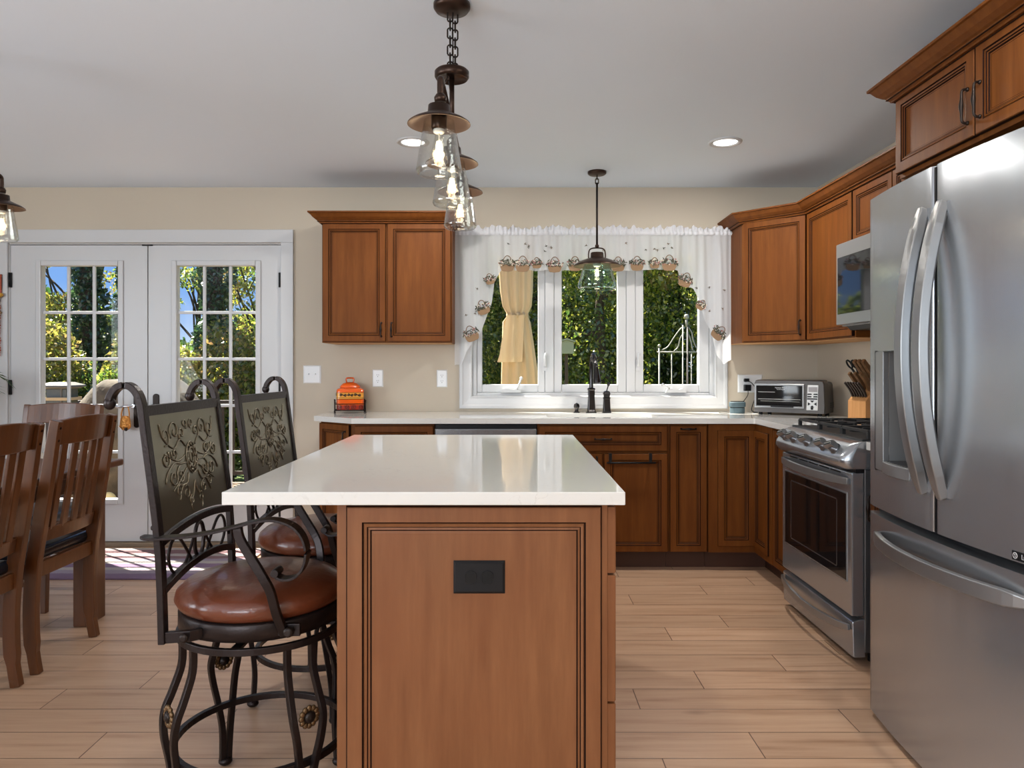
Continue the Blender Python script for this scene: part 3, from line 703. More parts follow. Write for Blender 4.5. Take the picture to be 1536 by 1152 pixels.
MB().box(XU+.01, RW-.01, 2.72, 2.955, UZ0-.004, UZ0, 'cabin').build('underside', t)
c_ = crown(None, [(XF, BW), (XF-.006, 4.638), (XU-.02, 4.328), (XU-.02, 2.714)], 2.128, 1, -1)
tag(c_, 'maple crown moulding running over the right-hand wall cabinets', 'moulding')
t = thing('wall_cabinet', 'deep two-door cabinet above the refrigerator', 'cabinet')
FX, FZ0, FZ1 = 1.45, 1.918, 2.222
MB().box(FX, RW, 1.78, 2.71, FZ0, FZ1, 'cab').build('body', t, .001)
front(t, (FX, 2.704, FZ0+.016), UR, NR, .457, FZ1-FZ0-.022, 'door', handle=(.43, .10, .105, True))
front(t, (FX, 2.240, FZ0+.016), UR, NR, .457, FZ1-FZ0-.022, 'door', handle=(.026, .10, .105, True))
crown(t, [(RW, 2.71), (FX-.02, 2.71), (FX-.02, 1.78)], 2.205, 1.0, -1)

# ------------------------------------------------------------------ countertops and sink
CT0, CT1 = .882, .914
mb = MB()
HX0, HX1, HY0, HY1 = .225, .90, 4.40, 4.78         # sink cut-out
mb.prism([(-1.232, BW), (-1.225, 4.53), (-.945, 4.305), (HX0, 4.305), (HX0, BW)], CT0, CT1, 'quartz')
mb.box(HX0, HX1, 4.305, HY0, CT0, CT1, 'quartz'); mb.box(HX0, HX1, HY1, BW, CT0, CT1, 'quartz')
mb.prism([(HX1, BW), (HX1, 4.305), (1.435, 4.305), (1.445, 4.295), (1.445, 3.742), (RW, 3.742), (RW, BW)], CT0, CT1, 'quartz')
tag(mb.build('countertop'), 'white quartz countertop under the window, turning the corner to the range', 'countertop')
tag(MB().box(1.445, RW, 2.58, 2.957, CT0, CT1, 'quartz').build('countertop', bevel=.002), 'short white quartz countertop between range and refrigerator', 'countertop')
t = thing('sink', 'white undermount double-bowl sink in the back counter', 'sink')
def bowl(x0, x1):
    m_ = MB(); rings = []
    for ins, z in ((-.008, CT0-.001), (0, CT0-.001), (.006, .80), (.012, .71), (.04, .69)):
        rings.append([(x0+ins, HY0+ins, z), (x1-ins, HY0+ins, z), (x1-ins, HY1-ins, z), (x0+ins, HY1-ins, z)])
    m_.loft(rings, 'sink', False, True, False); b_ = m_.V(rings[-1]); m_.F((b_, b_+1, b_+2, b_+3), 'sink')
    m_.lathe([(.04, .691), (.035, .694), (.01, .692)], 'chrome', 16, ((x0+x1)/2, (HY0+HY1)/2, 0))
    m_.build('bowl', t, recalc=False)
bowl(.233, .785); bowl(.80, .892)
MB().box(.785, .80, HY0, HY1, .70, .885, 'sink').build('divider', t)

# ------------------------------------------------------------------ faucet set
t = thing('faucet', 'dark bronze pull-down kitchen faucet behind the sink', 'faucet', (.535, 4.83, CT1))
mb = MB(); mb.prism([(x*.033, y*.033) for x, y in ((-1, -.7), (-.7, -1), (.7, -1), (1, -.7), (1, .7), (.7, 1), (-.7, 1), (-1, .7))], 0, .008, 'faucet')
def sqrings(lst):
    out = []
    for r, z in lst: out.append([(x*r, y*r, z) for x, y in ((-1, -.75), (-.75, -1), (.75, -1), (1, -.75), (1, .75), (.75, 1), (-.75, 1), (-1, .75))])
    return out
mb.loft(sqrings([(.028, .008), (.026, .02), (.0215, .10), (.022, .15), (.025, .153), (.025, .162), (.018, .166)]), 'faucet', False)
mb.build('base', t, .0015)
sp = bez([(0, 0, .16), (0, 0, .26), (.001, -.015, .345), (.004, -.07, .385), (.008, -.125, .36), (.012, -.155, .31)], 8)
MB().tube(sp, .0135, 'faucet', 12).build('spout', t)
a = Vector((.012, -.155, .312)); d_ = Vector((.006, -.03, -.125)).normalized()
hd = MB(); hd.tube([a-d_*.01, a+d_*.02, a+d_*.06, a+d_*.11, a+d_*.118], [.0145, .016, .02, .0265, .024], 'faucet', 16); hd.build('spray_head', t)
t = thing('mixer_valve', 'dark bronze single-lever valve standing right of the faucet', 'faucet', (.637, 4.83, CT1))
mb = MB(); mb.loft(sqrings([(.029, 0), (.029, .006), (.025, .012), (.021, .09), (.0235, .094), (.0235, .102), (.019, .105), (.024, .125), (.02, .14), (.012, .145)]), 'faucet', False); mb.build('body', t, .001)
lv = MB(); lv.tube(bez([(0, 0, .142), (.005, -.002, .16), (.01, -.004, .178)]), .0042, 'faucet', 8); lv.ball((.012, -.005, .19), (.0105, .0105, .014), 'faucet'); lv.build('lever', t)
t = thing('air_gap', 'small dark bronze deck cap standing left of the faucet', 'faucet accessory', (.438, 4.83, CT1))
mb = MB(); mb.lathe([(.021, 0), (.021, .006), (.013, .01), (.012, .026), (.018, .034), (.02, .045), (.016, .058), (.006, .064), (.001, .066)], 'faucet', 18); mb.build('cap', t)

# ------------------------------------------------------------------ island
t = thing('kitchen_island', 'maple kitchen island base with framed end panel under the white top', 'kitchen island')
IX0, IX1, IY0, IY1 = -.432, .241, 1.808, 3.225
MB().box(IX0, IX1, IY0, IY1, .10, CT0, 'cabisl').build('body', t, .0015)
MB().box(IX0+.02, IX1-.07, IY0+.02, IY1-.03, 0, .10, 'toe').build('toe_kick', t)
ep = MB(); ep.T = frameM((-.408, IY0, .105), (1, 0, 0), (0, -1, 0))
f = .040
ep.panel(.634, .770, [(0, 0, 'glaze'), (0, .004, 'glaze'), (.003, .007, 'glaze'), (.0045, .010, 'cabisl'), (f, .010, 'cabisl'), (f+.004, .005, 'glaze'), (f+.007, .008, 'cabisl'), (f+.012, .0065, 'cabisl'), (f+.0145, .003, 'glaze'), (f+.0195, .0045, 'cabisl'), (f+.023, .001, 'glaze'), (f+.030, .0015, 'cabisl'), (f+.031, .0012, 'cabisl')], 'cabisl')
ep.build('end_panel', t)
for k in range(3):
    y0 = IY0+.004+k*.472
    for z0, z1 in ((.112, .380), (.386, .700), (.706, .870)):
        front(t, (IX1, y0, z0), (0, 1, 0), (1, 0, 0), .464, z1-z0, 'drawer', mat='cabisl', handle=(.232, (z1-z0)/2, .1, False), t=.021)
tag(MB().box(-.703, .279, 1.768, 3.258, .883, .915, 'quartz').build('countertop', bevel=.0022), 'large white quartz top of the kitchen island in the foreground', 'countertop')
CT1i = .915

# ------------------------------------------------------------------ outlets and switches
def outlet(loc, label, black=False, horizontal=False, group=None, n=2, kind='outlet'):
    t = thing('wall_outlet' if kind == 'outlet' else 'light_switch', label, kind, loc, 0, group)
    pm_, w, h = ('black', .078, .118) if black else ('plate', .072, .118)
    if horizontal: w, h = .128, .082
    if n == 4: w = .118
    R = Matrix.Rotation(pi/2, 4, 'Y') if False else None
    mb = MB()
    rings = [[(-w/2+i, -o, -h/2+i), (w/2-i, -o, -h/2+i), (w/2-i, -o, h/2-i), (-w/2+i, -o, h/2-i)] for i, o in ((0, -.0), (0, .002), (.006, .0065))]
    mb.loft(rings, pm_, False, True, True); mb.build('cover_plate', t, .0008)
    if kind == 'outlet':
        spots = [(-.0205, 0), (.0205, 0)] if horizontal else [(0, -.0195), (0, .0195)]
        if n == 4: spots = [(-.03, -.0195), (-.03, .0195)]
        for a, b in spots:
            r_ = MB(); poly = []
            for i in range(20):
                g_ = 2*pi*i/20; px, pz = .0165*cos(g_), .0165*sin(g_)
                if horizontal: px = max(-.0135, min(.0135, px))
                else: pz = max(-.0135, min(.0135, pz))
                poly.append((a+px, b+pz))
            r_.prism(poly, -.0085, -.006, 'slot' if black else pm_, 'y')
            for s_ in (-1, 1):
                if horizontal: r_.box(a-.0005, a+.0075, -.0088, -.0084, b+s_*.006-.001, b+s_*.006+.001, 'slot')
                else: r_.box(a+s_*.006-.001, a+s_*.006+.001, -.0088, -.0084, b-.0005, b+.0075, 'slot')
            r_.lathe([(.0026, -.0088), (.0026, -.0084)], 'slot', 10, (a-.008 if horizontal else a, 0, b if horizontal else b-.0075), 'y')
            if black:
                ring = [(p[0], -.0085, p[1]) for p in poly]; r_.tube(ring, .0009, 'black', 6, closed=True)
            r_.build('receptacle', t)
        s_ = MB(); s_.lathe([(.003, -.0078), (.003, -.006)], pm_, 10, (0, 0, 0), 'y'); s_.build('screw', t)
    else:
        for a in (-.023, .023):
            k = MB(); k.box(a-.005, a+.005, -.0075, -.006, -.012, .012, pm_); k.prism([(-.006, -.003), (-.018, .004), (-.018, .009), (-.006, .007)], a-.004, a+.004, pm_, 'x'); k.build('toggle', t, .0006)
    return t
outlet((-.078, IY0-.0012, .698), 'black two-socket outlet plate on the island end panel', True, True)
outlet((-.903, BW, 1.141), 'white wall outlet right of the orange canister')
outlet((-.467, BW, 1.139), 'white wall outlet just left of the window casing')
sw = outlet((-1.35, BW, 1.167), 'white double toggle light switch plate beside the French doors', kind='light switch')
for ch in sw.children:
    if ch.name.startswith('cover_plate'):
        ch.scale = (1.68, 1, 1.03)
o4 = outlet((1.628, BW, 1.105), 'white double outlet plate behind the toaster oven with plugs in it', n=4)
for ch in o4.children:
    if ch.name.startswith('cover_plate'): ch.scale = (1.42, 1, 1.03)

# ------------------------------------------------------------------ refrigerator
t = thing('refrigerator', 'stainless French-door refrigerator with bottom freezer and water dispenser', 'refrigerator', (0, 0, 0))
FY0, FY1, FYC = 1.66, 2.57, 2.115
def fxa(y): return 1.266-.034*(1-((y-FYC)/.455)**2)
MB().box(1.335, 2.06, FY0+.005, FY1-.005, .03, 1.785, 'steeld').build('body', t, .004)
MB().box(1.36, 1.40, FY0+.01, FY1-.01, 0, .03, 'black').build('base_grille', t)
MB().box(1.30, 1.345, FY0+.006, FY1-.006, .69, .745, 'black').build('gap_strip', t)
MB().box(1.2345, 1.34, FYC-.0045, FYC+.0045, .74, 1.80, 'black').build('gap_strip', t)  # black strip filling the door gap, standing in for its dark shade
def fridge_door(name, y0, y1, z0, z1, hole=None, rad=.014):
    mb = MB()
    def arc(a, b, ra, rb):
        pts = []
        if ra: pts += [(fxa(a)+rad*(1-sin(k*pi/10)), a+rad*(1-cos(k*pi/10))*1.0) for k in range(0, 5)]
        lo, hi = (a+rad if ra else a), (b-rad if rb else b)
        n = max(3, int((hi-lo)/.03)); pts += [(fxa(lo+(hi-lo)*k/n), lo+(hi-lo)*k/n) for k in range(n+1)]
        if rb: pts += [(fxa(b)+rad*(1-cos(k*pi/10)), b-rad*(1-sin(k*pi/10))) for k in range(1, 6)]
        return pts
    def strip(pts, za, zb):
        zs = [za, zb]; rings = [[(p[0], p[1], z) for p in pts] for z in zs]
        mb.loft(rings, 'steel', True, False, False)
    full = arc(y0, y1, True, True)
    if hole:
        h0, h1, hz0, hz1 = hole
        strip(full, z0, hz0); strip(full, hz1, z1); strip(arc(y0, h0, True, False), hz0, hz1); strip(arc(h1, y1, False, True), hz0, hz1)
    else: strip(full, z0, z1)
    poly = full+[(1.332, y1), (1.332, y0)]
    for z, fl in ((z0, 1), (z1, 0)):
        b = mb.V([(p[0], p[1], z) for p in poly]); mb.F(range(b, b+len(poly)) if fl else range(b+len(poly)-1, b-1, -1), 'steel')
    for y in (y0, y1):
        x = fxa(y)+rad; mb_ = mb.V([(x, y, z0), (1.332, y, z0), (1.332, y, z1), (x, y, z1)]); mb.F(range(mb_, mb_+4), 'steel')
    return mb.build(name, t, recalc=False)
HOLE = (2.25, 2.508, .868, 1.272)
dl = fridge_door('door', FYC+.004, FY1, .738, 1.805, HOLE)
dr = fridge_door('door', FY0, FYC-.004, .738, 1.805)
df = fridge_door('freezer_drawer', FY0, FY1, .020, .712)
h0, h1, hz0, hz1 = HOLE
dis = MB(); YS = 2.44
xf = lambda y: fxa(y)+.001
def quad(mb, pts, mat): b = mb.V(pts); mb.F((b, b+1, b+2, b+3), mat)
XD = 1.325
quad(dis, [(xf(h0), h0, hz0+.03), (XD, h0, hz0+.03), (XD, h0, hz1), (xf(h0), h0, hz1)], 'greyplastic'); quad(dis, [(fxa(YS)+.0195, YS-.0006, hz0), (XD, YS-.0006, hz0), (XD, YS-.0006, hz1), (fxa(YS)+.0195, YS-.0006, hz1)], 'greyplastic')
quad(dis, [(XD, h0, hz0), (XD, YS, hz0), (XD, YS, hz1), (XD, h0, hz1)], 'greyplastic'); quad(dis, [(xf(h0), h0, hz1), (XD, h0, hz1), (XD, YS, hz1), (xf(YS), YS, hz1)], 'greyplastic')
dis.build('dispenser_recess', dl, recalc=False)
cp = MB(); cp.prism([(fxa(h1)-.0005, h1), (fxa(YS)-.0005, YS), (fxa(YS)+.02, YS), (fxa(h1)+.02, h1)], hz0, hz1, 'silver'); cp.build('control_strip', dl, .002)
bz = MB()
for (a, b, c0, c1) in ((h1-.003, h1+.003, hz0, hz1), (h0, h1, hz1-.003, hz1+.003), (h0, h1, hz0-.003, hz0+.003)):
    bz.prism([(fxa(a)-.0008, a), (fxa(b)-.0008, b), (fxa(b)+.01, b), (fxa(a)+.01, a)], c0, c1, 'black')
bz.build('bezel', dl)
tr = MB(); arcp = [(fxa(y)-.012*sin(pi*(y-h0)/(YS-h0))-.003, y) for y in [h0+(YS-h0)*k/10 for k in range(11)]]
tr.prism(arcp+[(XD, YS), (XD, h0)], hz0-.002, hz0+.035, 'silver')
for k in range(9): yk = h0+.02+(YS-h0-.04)*k/8; tr.box(fxa(yk)+.004, XD, yk-.0035, yk+.0035, hz0+.035, hz0+.0385, 'steeld')
tr.build('drip_tray', dl, .003)
nz = MB(); nz.lathe([(.045, hz1-.002), (.043, hz1-.02), (.03, hz1-.045), (.0, hz1-.05)], 'silver', 20, (1.295, 2.345, 0)); nz.box(1.262, 1.29, 2.31, 2.35, hz1-.10, hz1-.02, 'silver'); nz.box(1.27, 1.283, 2.295, 2.335, hz1-.17, hz1-.1, 'silver'); nz.build('nozzle', dl, .003)
def bow_handle(name, par, yc, z0, z1):
    pts = []; N = 26
    for k in range(N+1):
        u = k/N; z = z0+(z1-z0)*u; pts.append((fxa(yc)-.004-.066*(1-(2*u-1)**2)**.9, yc, z))
    wd = [(.0205*min(1, .5+6*min(k, N-k)/N), .0135) for k in range(N+1)]
    mb = MB(); mb.tube(pts, .01, 'steelh', wide=wd, up=(0, 1, 0), sq=True); o = mb.build(name, par, .0035, 3)
    bk = MB(); bk.tube([(p[0]+.0145, p[1], p[2]) for p in pts[1:-1]], .01, 'greydark', wide=[(a*.8, .0035) for a, b in wd[1:-1]], up=(0, 1, 0), sq=True); bk.build('handle_back', o)
    for p in o.data.polygons: p.use_smooth = False
    return o
bow_handle('handle', dl, FYC+.048, .845, 1.69); bow_handle('handle', dr, FYC-.048, .845, 1.69)
pts = []; N = 30
for k in range(N+1):
    u = k/N; y = 1.755+(2.475-1.755)*u; pts.append((fxa(y)-.004-.058*(1-(2*u-1)**2)**.75, y, .648))
MB().tube(pts, .01, 'steelh', wide=[(.021*min(1, .6+7*min(k, N-k)/N), .010) for k in range(N+1)], up=(0, 0, 1), sq=True).build('handle', df, .0035, 3)
bd = MB(); by0, by1 = 1.712, 1.808
bd.prism([(fxa(by1)-.002, by1), (fxa(by0)-.002, by0), (fxa(by0)+.004, by0), (fxa(by1)+.004, by1)], .742, .765, 'black'); bo = bd.build('badge', dr, .001)
bm_ = frameM((fxa(1.797)-.0027, 1.797, .7535), (0, -1, 0), (-1, 0, 0)) @ Matrix.Rotation(pi/2, 4, 'X')
rg = MB(); rg.T = frameM((fxa(1.797)-.0025, 1.797, .7535), (0, -1, 0), (-1, 0, 0))
rg.tube([(.0072*cos(a), 0, .0072*sin(a)) for a in [2*pi*i/24 for i in range(24)]], .0009, 'silverl', 6, closed=True)
rg.tube([(0, 0, .0035), (0, 0, -.0035), (.004, 0, -.0035)], .0008, 'silverl', 6); rg.ball((-.0028, 0, .003), .0012, 'silverl', 8, 5)
rg.build('emblem', bo)
text('LG', .017, 'silverl', 'lettering', bo, frameM((fxa(1.768)-.0032, 1.768, .7535), (0, -1, 0), (-1, 0, 0)) @ Matrix.Rotation(pi/2, 4, 'X'))

# ------------------------------------------------------------------ gas range
RY0, RY1 = 2.968, 3.732
t = thing('gas_range', 'stainless slide-in gas range with five knobs and black grates', 'range')
MB().box(1.445, 2.06, RY0, RY1, .05, .80, 'steeld').build('body', t, .003)
for x in (1.50, 2.0):
    for y in (RY0+.05, RY1-.05): MB().lathe([(.018, 0), (.018, .05)], 'black', 12, (x, y, 0)).build('foot', t)
prof = [(1.362, .812)]+[(1.352+.0, .822), (1.349, .832)]+[(1.352, .846), (1.362, .862), (1.382, .887), (1.40, .903), (1.42, .912), (1.45, .916), (2.06, .916), (2.06, .80), (1.37, .80)]
def rounded_panel():
    mb = MB(); rings = []
    for y, k in ((RY0-.002, .55), (RY0+.004, .80), (RY0+.014, .93), (RY0+.03, 1), (RY1-.03, 1), (RY1-.014, .93), (RY1-.004, .8), (RY1+.002, .55)):
        rings.append([(1.45+(x-1.45)*k if x < 1.45 else x, y, .86+(z-.86)*(1 if k == 1 else (.9+.1*k))) for x, z in prof])
    mb.loft(rings, 'steel', True, True, True); return mb.build('control_panel', t)
rounded_panel()
nx, nz_ = -.79, .61
for i, y in enumerate((3.61, 3.50, 3.345, 3.17, 3.068)):
    k = MB(); o = Vector((1.370, y, .874)); R = Vector((nx, 0, nz_)).to_track_quat('Z', 'Y').to_matrix().to_4x4(); k.T = Matrix.Translation(o) @ R
    k.lathe([(.025, -.004), (.025, .004), (.021, .008), (.019, .022), (.0, .022)], 'steeld', 24)
    par = k.build('knob', t)
    g = MB(); g.T = Matrix.Translation(o) @ R @ Matrix.Rotation(radians(20), 4, 'Z')
    g.loft([[(-.022, -.010, .006), (.022, -.010, .006), (.022, .010, .006), (-.022, .010, .006)], [(-.027, -.0125, .028), (.027, -.0125, .028), (.027, .0125, .028), (-.027, .0125, .028)], [(-.025, -.0115, .042), (.025, -.0115, .042), (.025, .0115, .042), (-.025, .0115, .042)]], 'steelh', False)
    g.box(-.0225, .0225, -.009, .009, .0415, .0435, 'black'); g.box(-.0225, .0225, -.0012, .0012, .0432, .0442, 'silverl'); g.build('grip', par, .0015)
MB().box(1.44, 2.05, RY0+.01, RY1-.01, .912, .922, 'iron').build('cooktop', t, .003)
for gy in (3.59, 3.35, 3.11):
    g = MB(); y0, y1 = gy-.115, gy+.115; x0, x1, z = 1.475, 2.0, .952
    def bar(a, b): g.tube([a, b], .006, 'iron', sq=True, wide=(.0065, .006), up=(0, 0, 1))
    for y in (y0, y1): bar((x0, y, z), (x1, y, z))
    for x in (x0, (x0+x1)/2, x1): bar((x, y0, z), (x, y1, z))
    for cx in (x0+.13, x1-.13):
        bar((cx, y0, z+.002), (cx, gy-.03, z+.002)); bar((cx, gy+.03, z+.002), (cx, y1, z+.002)); bar((cx-.10, gy, z+.002), (cx-.03, gy, z+.002)); bar((cx+.03, gy, z+.002), (cx+.10, gy, z+.002))
    for x in (x0, (x0+x1)/2, x1):
        for y in (y0, y1): g.box(x-.008, x+.008, y-.007, y+.007, .92, z, 'iron')
    g.build('grate', t, .0015)
    for cx in (x0+.13, x1-.13):
        MB().lathe([(.042, .92), (.042, .93), (.03, .934), (.03, .941), (.0, .943)], 'iron', 22, (cx, gy, 0)).build('burner', t)
MB().box(1.41, 1.45, RY0+.004, RY1-.004, .785, .808, 'black').build('vent_gap', t)
od = MB(); od.box(1.393, 1.445, RY0+.004, RY1-.004, .198, .786, 'steel'); do = od.build('oven_door', t, .006, 3)
gw = MB(); gw.box(1.3905, 1.40, 3.008, 3.688, .330, .700, 'silver'); gw.build('window_trim', do, .001)
gw = MB(); gw.box(1.3885, 1.3915, 3.014, 3.682, .336, .694, 'blackgl'); gw.build('window', do, .001)
gi = MB(); rect = (3.10, 3.60, .375, .655)
for (a, b, c0, c1) in ((3.095, 3.1, .375, .655), (3.6, 3.605, .375, .655), (3.1, 3.6, .370, .375), (3.1, 3.6, .655, .66)): gi.box(1.3881, 1.3886, a, b, c0, c1, 'steeld')
gi.build('window_print', do)
def range_handle(par, z, y0, y1, bow, hh, sag=0):
    pts = []; N = 24
    for k in range(N+1):
        u = k/N; q_ = (1-(2*u-1)**2); pts.append((1.388-bow*q_**.8, y0+(y1-y0)*u, z-sag*q_))
    MB().tube(pts, .01, 'steelh', wide=[(hh*(.75+.25*min(1, 6*min(k, N-k)/N)), .007) for k in range(N+1)], up=(0, 0, 1), sq=True).build('handle', par, .003, 3)
range_handle(do, .748, 2.99, 3.71, .045, .018)
vs = MB()
for k in range(5): vs.box(1.3920, 1.3935, 3.07+k*.115, 3.165+k*.115, .772, .778, 'black')
vs.build('vent_slot', do)
dw = MB(); dw.prism([(1.40, .03), (1.45, .03), (1.45, .186), (1.43, .186), (1.396, .176)], RY0+.004, RY1-.004, 'steel', 'y'); dwo = dw.build('warming_drawer', t, .004)
range_handle(dwo, .150, 2.985, 3.715, .038, .016, .02)

# ------------------------------------------------------------------ microwave
t = thing('microwave', 'stainless over-the-range microwave with dark glass door', 'microwave')
MY0, MY1, MX = 2.972, 3.728, 1.668
MB().box(MX+.03, RW-.005, MY0, MY1, 1.425, 1.842, 'steeld').build('body', t, .003)
md = MB(); md.box(MX, MX+.034, MY0, MY1, 1.432, 1.842, 'silver'); mo = md.build('door', t, .004, 3)
MB().box(MX-.0018, MX+.004, 3.19, 3.708, 1.485, 1.772, 'blackgl').build('window', mo, .001)
MB().box(MX-.0018, MX+.004, 2.985, 3.14, 1.485, 1.772, 'blackgl').build('control_panel', mo, .001)
MB().tube(bez([(MX, 3.165, 1.49), (MX-.035, 3.165, 1.51), (MX-.04, 3.165, 1.63), (MX-.035, 3.165, 1.75), (MX, 3.165, 1.77)]), .009, 'steelh', 10).build('handle', mo)
vn = MB(); vn.prism([(MX+.04, 1.425), (MX+.06, 1.405), (1.95, 1.405), (1.97, 1.425)], MY0+.03, MY1-.03, 'black', 'y'); vn.build('vent', t)

# ------------------------------------------------------------------ things on the back counter
# toaster oven, turned about 27 degrees towards the room
th = radians(36)
t = thing('toaster_oven', 'grey countertop toaster oven with glass door and keypad in the corner', 'toaster oven', (1.743, 4.5665, CT1), -th)
w, dp, hh = .430, .260, .222          # local: x along the front, -y out of the front
mb = MB(); rings = []
for y, k, zt in ((0, .98, hh-.006), (.008, 1.0, hh), (.10, 1.0, hh+.002), (.10, .995, hh-.008), (dp-.02, .985, hh-.012), (dp, .95, hh-.03)):
    x = w/2*k; z0 = .016
    rings.append([(-x, y, z0), (x, y, z0), (x*1.01, y, z0+.05), (x*.985, y, zt-.02), (x*.955, y, zt-.004), (x*.9, y, zt), (-x*.9, y, zt), (-x*.955, y, zt-.004), (-x*.985, y, zt-.02), (-x*1.01, y, z0+.05)])
mb.loft(rings, 'toaster', False); mb.build('housing', t, .003)
for x in (-.18, .18):
    for y in (.03, dp-.04): MB().lathe([(.014, 0), (.012, .018)], 'black', 12, (x, y, 0)).build('foot', t)
dr_ = MB(); casing_ring(dr_, -.208, .098, .045, .198, [(0, -.002), (0, .010), (.003, .012), (.010, .012), (.013, .008)], 0, 'silver'); do = dr_.build('door', t, 0, recalc=False)
MB().box(-.197, .087, -.008, -.002, .060, .187, 'blackgl').build('glass', do)
rk = MB()
for z in (.10, .145): rk.tube([(-.185, -.0085, z), (.075, -.0085, z)] if z < .12 else [(-.185, -.0085, z), (-.08, -.0085, z)], .0016, 'silverl', 6)
rk.tube([(-.17, -.0085, .088), (.07, -.0085, .086)], .001, 'silverl', 6); rk.build('rack', do)
MB().box(-.105, .035, -.020, -.010, .050, .062, 'black').build('handle', do, .003)
tm = lambda x, z, y=-.0085: Matrix.Translation((x, y, z)) @ Matrix.Rotation(pi/2, 4, 'X')
text('Hamilton Beach', .0105, 'silverl', 'lettering', do, tm(-.045, .173)); text('Set & Forget', .0095, 'silverl', 'lettering', do, tm(-.045, .1625))
kp = MB(); kp.prism([(.108, .036), (.176, .036), (.180, .192), (.116, .192)], -.004, .002, 'silverl', 'y'); ko = kp.build('keypad', t, .003)
MB().box(.122, .174, -.0055, -.004, .150, .180, 'lcd').build('display', ko)
for z, segs in ((.136, ((.115, .142), (.150, .177))), (.121, ((.114, .141), (.149, .176))), (.107, ((.113, .175),))):
    for a, b in segs: MB().prism([(a, z-.004), (b, z-.004), (b-.003, z+.004), (a+.003, z+.004)], -.006, -.004, 'black', 'y').build('button', ko)
cx, cz = .1435, .076
for rot in range(4):
    a = rot*pi/2; tri = [(.010, 0), (.026, .013), (.026, -.013)]
    MB().prism([(cx+(p*cos(a)-q*sin(a))*.98, cz+(p*sin(a)+q*cos(a))*.82) for p, q in tri], -.006, -.004, 'black', 'y').build('button', ko)
MB().lathe([(.008, -.0062), (.008, -.004)], 'black', 16, (cx-.001, 0, .0475), 'y').build('button', ko)
vs = MB()
for z in (.05, .062, .074): vs.box(w/2*.985, w/2*1.012, .15, .235, z, z+.004, 'black')
vs.build('side_vent', t)

# speaker and plugs
t = thing('smart_speaker', 'small teal block-shaped speaker beside the toaster oven', 'speaker', (1.488, 4.775, CT1), radians(-8))
MB().prism([(.05*cos(a)*(1.0 if abs(cos(a)) < .7 else .96), .04*sin(a)) for a in [2*pi*i/28 for i in range(28)]], 0, .038, 'teal').build('base', t, .004)
MB().prism([(.053*cos(a), .043*sin(a)) for a in [2*pi*i/28 for i in range(28)]], .041, .075, 'teal').build('body', t, .007, 3)
MB().prism([(.046*cos(a), .037*sin(a)) for a in [2*pi*i/28 for i in range(28)]], .037, .042, 'black').build('seam', t)
MB().prism([(.045*cos(a), .035*sin(a)) for a in [2*pi*i/28 for i in range(28)]], .075, .079, 'black').build('top_cap', t, .001)
t = thing('power_adapter', 'black plug adapter in the lower left socket with a cord to the teal speaker', 'plug', (1.603, BW-.0085, 1.085))
MB().cbox((0, -.016, -.008), (.045, .032, .042), 'black').build('body', t, .004)
MB().tube(bez([(0, -.03, -.03), (-.01, -.05, -.06), (-.06, -.09, -.105), (-.105, -.15, -.098)], 8), .0023, 'black', 6).build('cord', t)
t = thing('power_plug', 'black plug in the upper left socket with a cord behind the toaster oven', 'plug', (1.598, BW-.0085, 1.125))
MB().cbox((0, -.012, .004), (.034, .024, .022), 'black').build('body', t, .004)
MB().tube(bez([(.008, -.02, -.002), (.03, -.045, -.02), (.052, -.06, -.07), (.03, -.07, -.14), (.012, -.08, -.19), (.03, -.07, -.2075), (.06, -.06, -.2075)], 8), .0028, 'black', 6).build('cord', t)
tag(MB().tube(bez([(1.375, 4.80, CT1+.0028), (1.39, 4.76, CT1+.0028), (1.41, 4.75, CT1+.0028), (1.432, 4.765, CT1+.004)], 6), .0025, 'black', 6).build('cord'), 'short black cord end lying left of the teal speaker', 'cord')

# knife block
KX, KY = 1.948, 4.02
t = thing('knife_block', 'light bamboo knife block behind the range grates', 'knife block', (KX, KY, CT1), radians(28))
bl = MB(); bl.prism([(-.055, 0), (.10, 0), (.10, .20), (.055, .245), (-.0, .165), (-.055, .118)], -.055, .055, 'bamboo', 'y'); bl.build('body', t, .003)
st = MB(); st.prism([(-.082, .012), (-.057, .0), (-.057, .11), (-.075, .10)], -.05, .05, 'bamboo', 'y')
tilt = Vector((-.62, 0, .78)); tn = Vector((.78, 0, .62))
def knife(base, L, wdt, thk, mat, label, i):
    k = thing('knife', label, 'knife', (0, 0, 0), 0, 'knives in the block')
    R = Matrix.Translation((KX, KY, CT1)) @ Matrix.Rotation(radians(28), 4, 'Z')
    k.location = R @ Vector(base); k.rotation_euler = (0, 0, radians(28))
    h = MB(); P0 = Vector((0, 0, 0)); N = 8; pts = [P0+tilt*(L*j/N)+tn*(.006*sin(pi*j/N*1.3)) for j in range(N+1)]
    h.tube(pts, .01, mat, wide=[(thk, wdt*(.8+.25*sin(pi*min(1, j/N*1.1)))) for j in range(N+1)], up=(0, 1, 0), sq=True); h.build('handle', k, .003, 2)
    b = MB(); b.tube([P0-tilt*.03, P0+tilt*.004], .005, 'chrome', sq=True, wide=(thk*.5, wdt*.8), up=(0, 1, 0)); b.build('bolster', k)
    s_ = MB(); s_.tube([p+tn*(wdt*.95) for p in pts[1:-1]], .001, 'chrome', sq=True, wide=(thk*.25, .0012), up=(0, 1, 0)); s_.build('tang', k)
    return k
row = 'steak knife in the lowest row of the bamboo block'
for i in range(6):
    knife((-.031, -.040+i*.016, .141), .105, .008, .0052, 'khandled', row, i)
names = ['slim-handled knife in the middle row of the bamboo block, nearest the toaster oven', 'knife in the middle row of the bamboo block, second from the toaster oven', 'wide-handled knife in the middle row of the bamboo block, nearest the refrigerator']
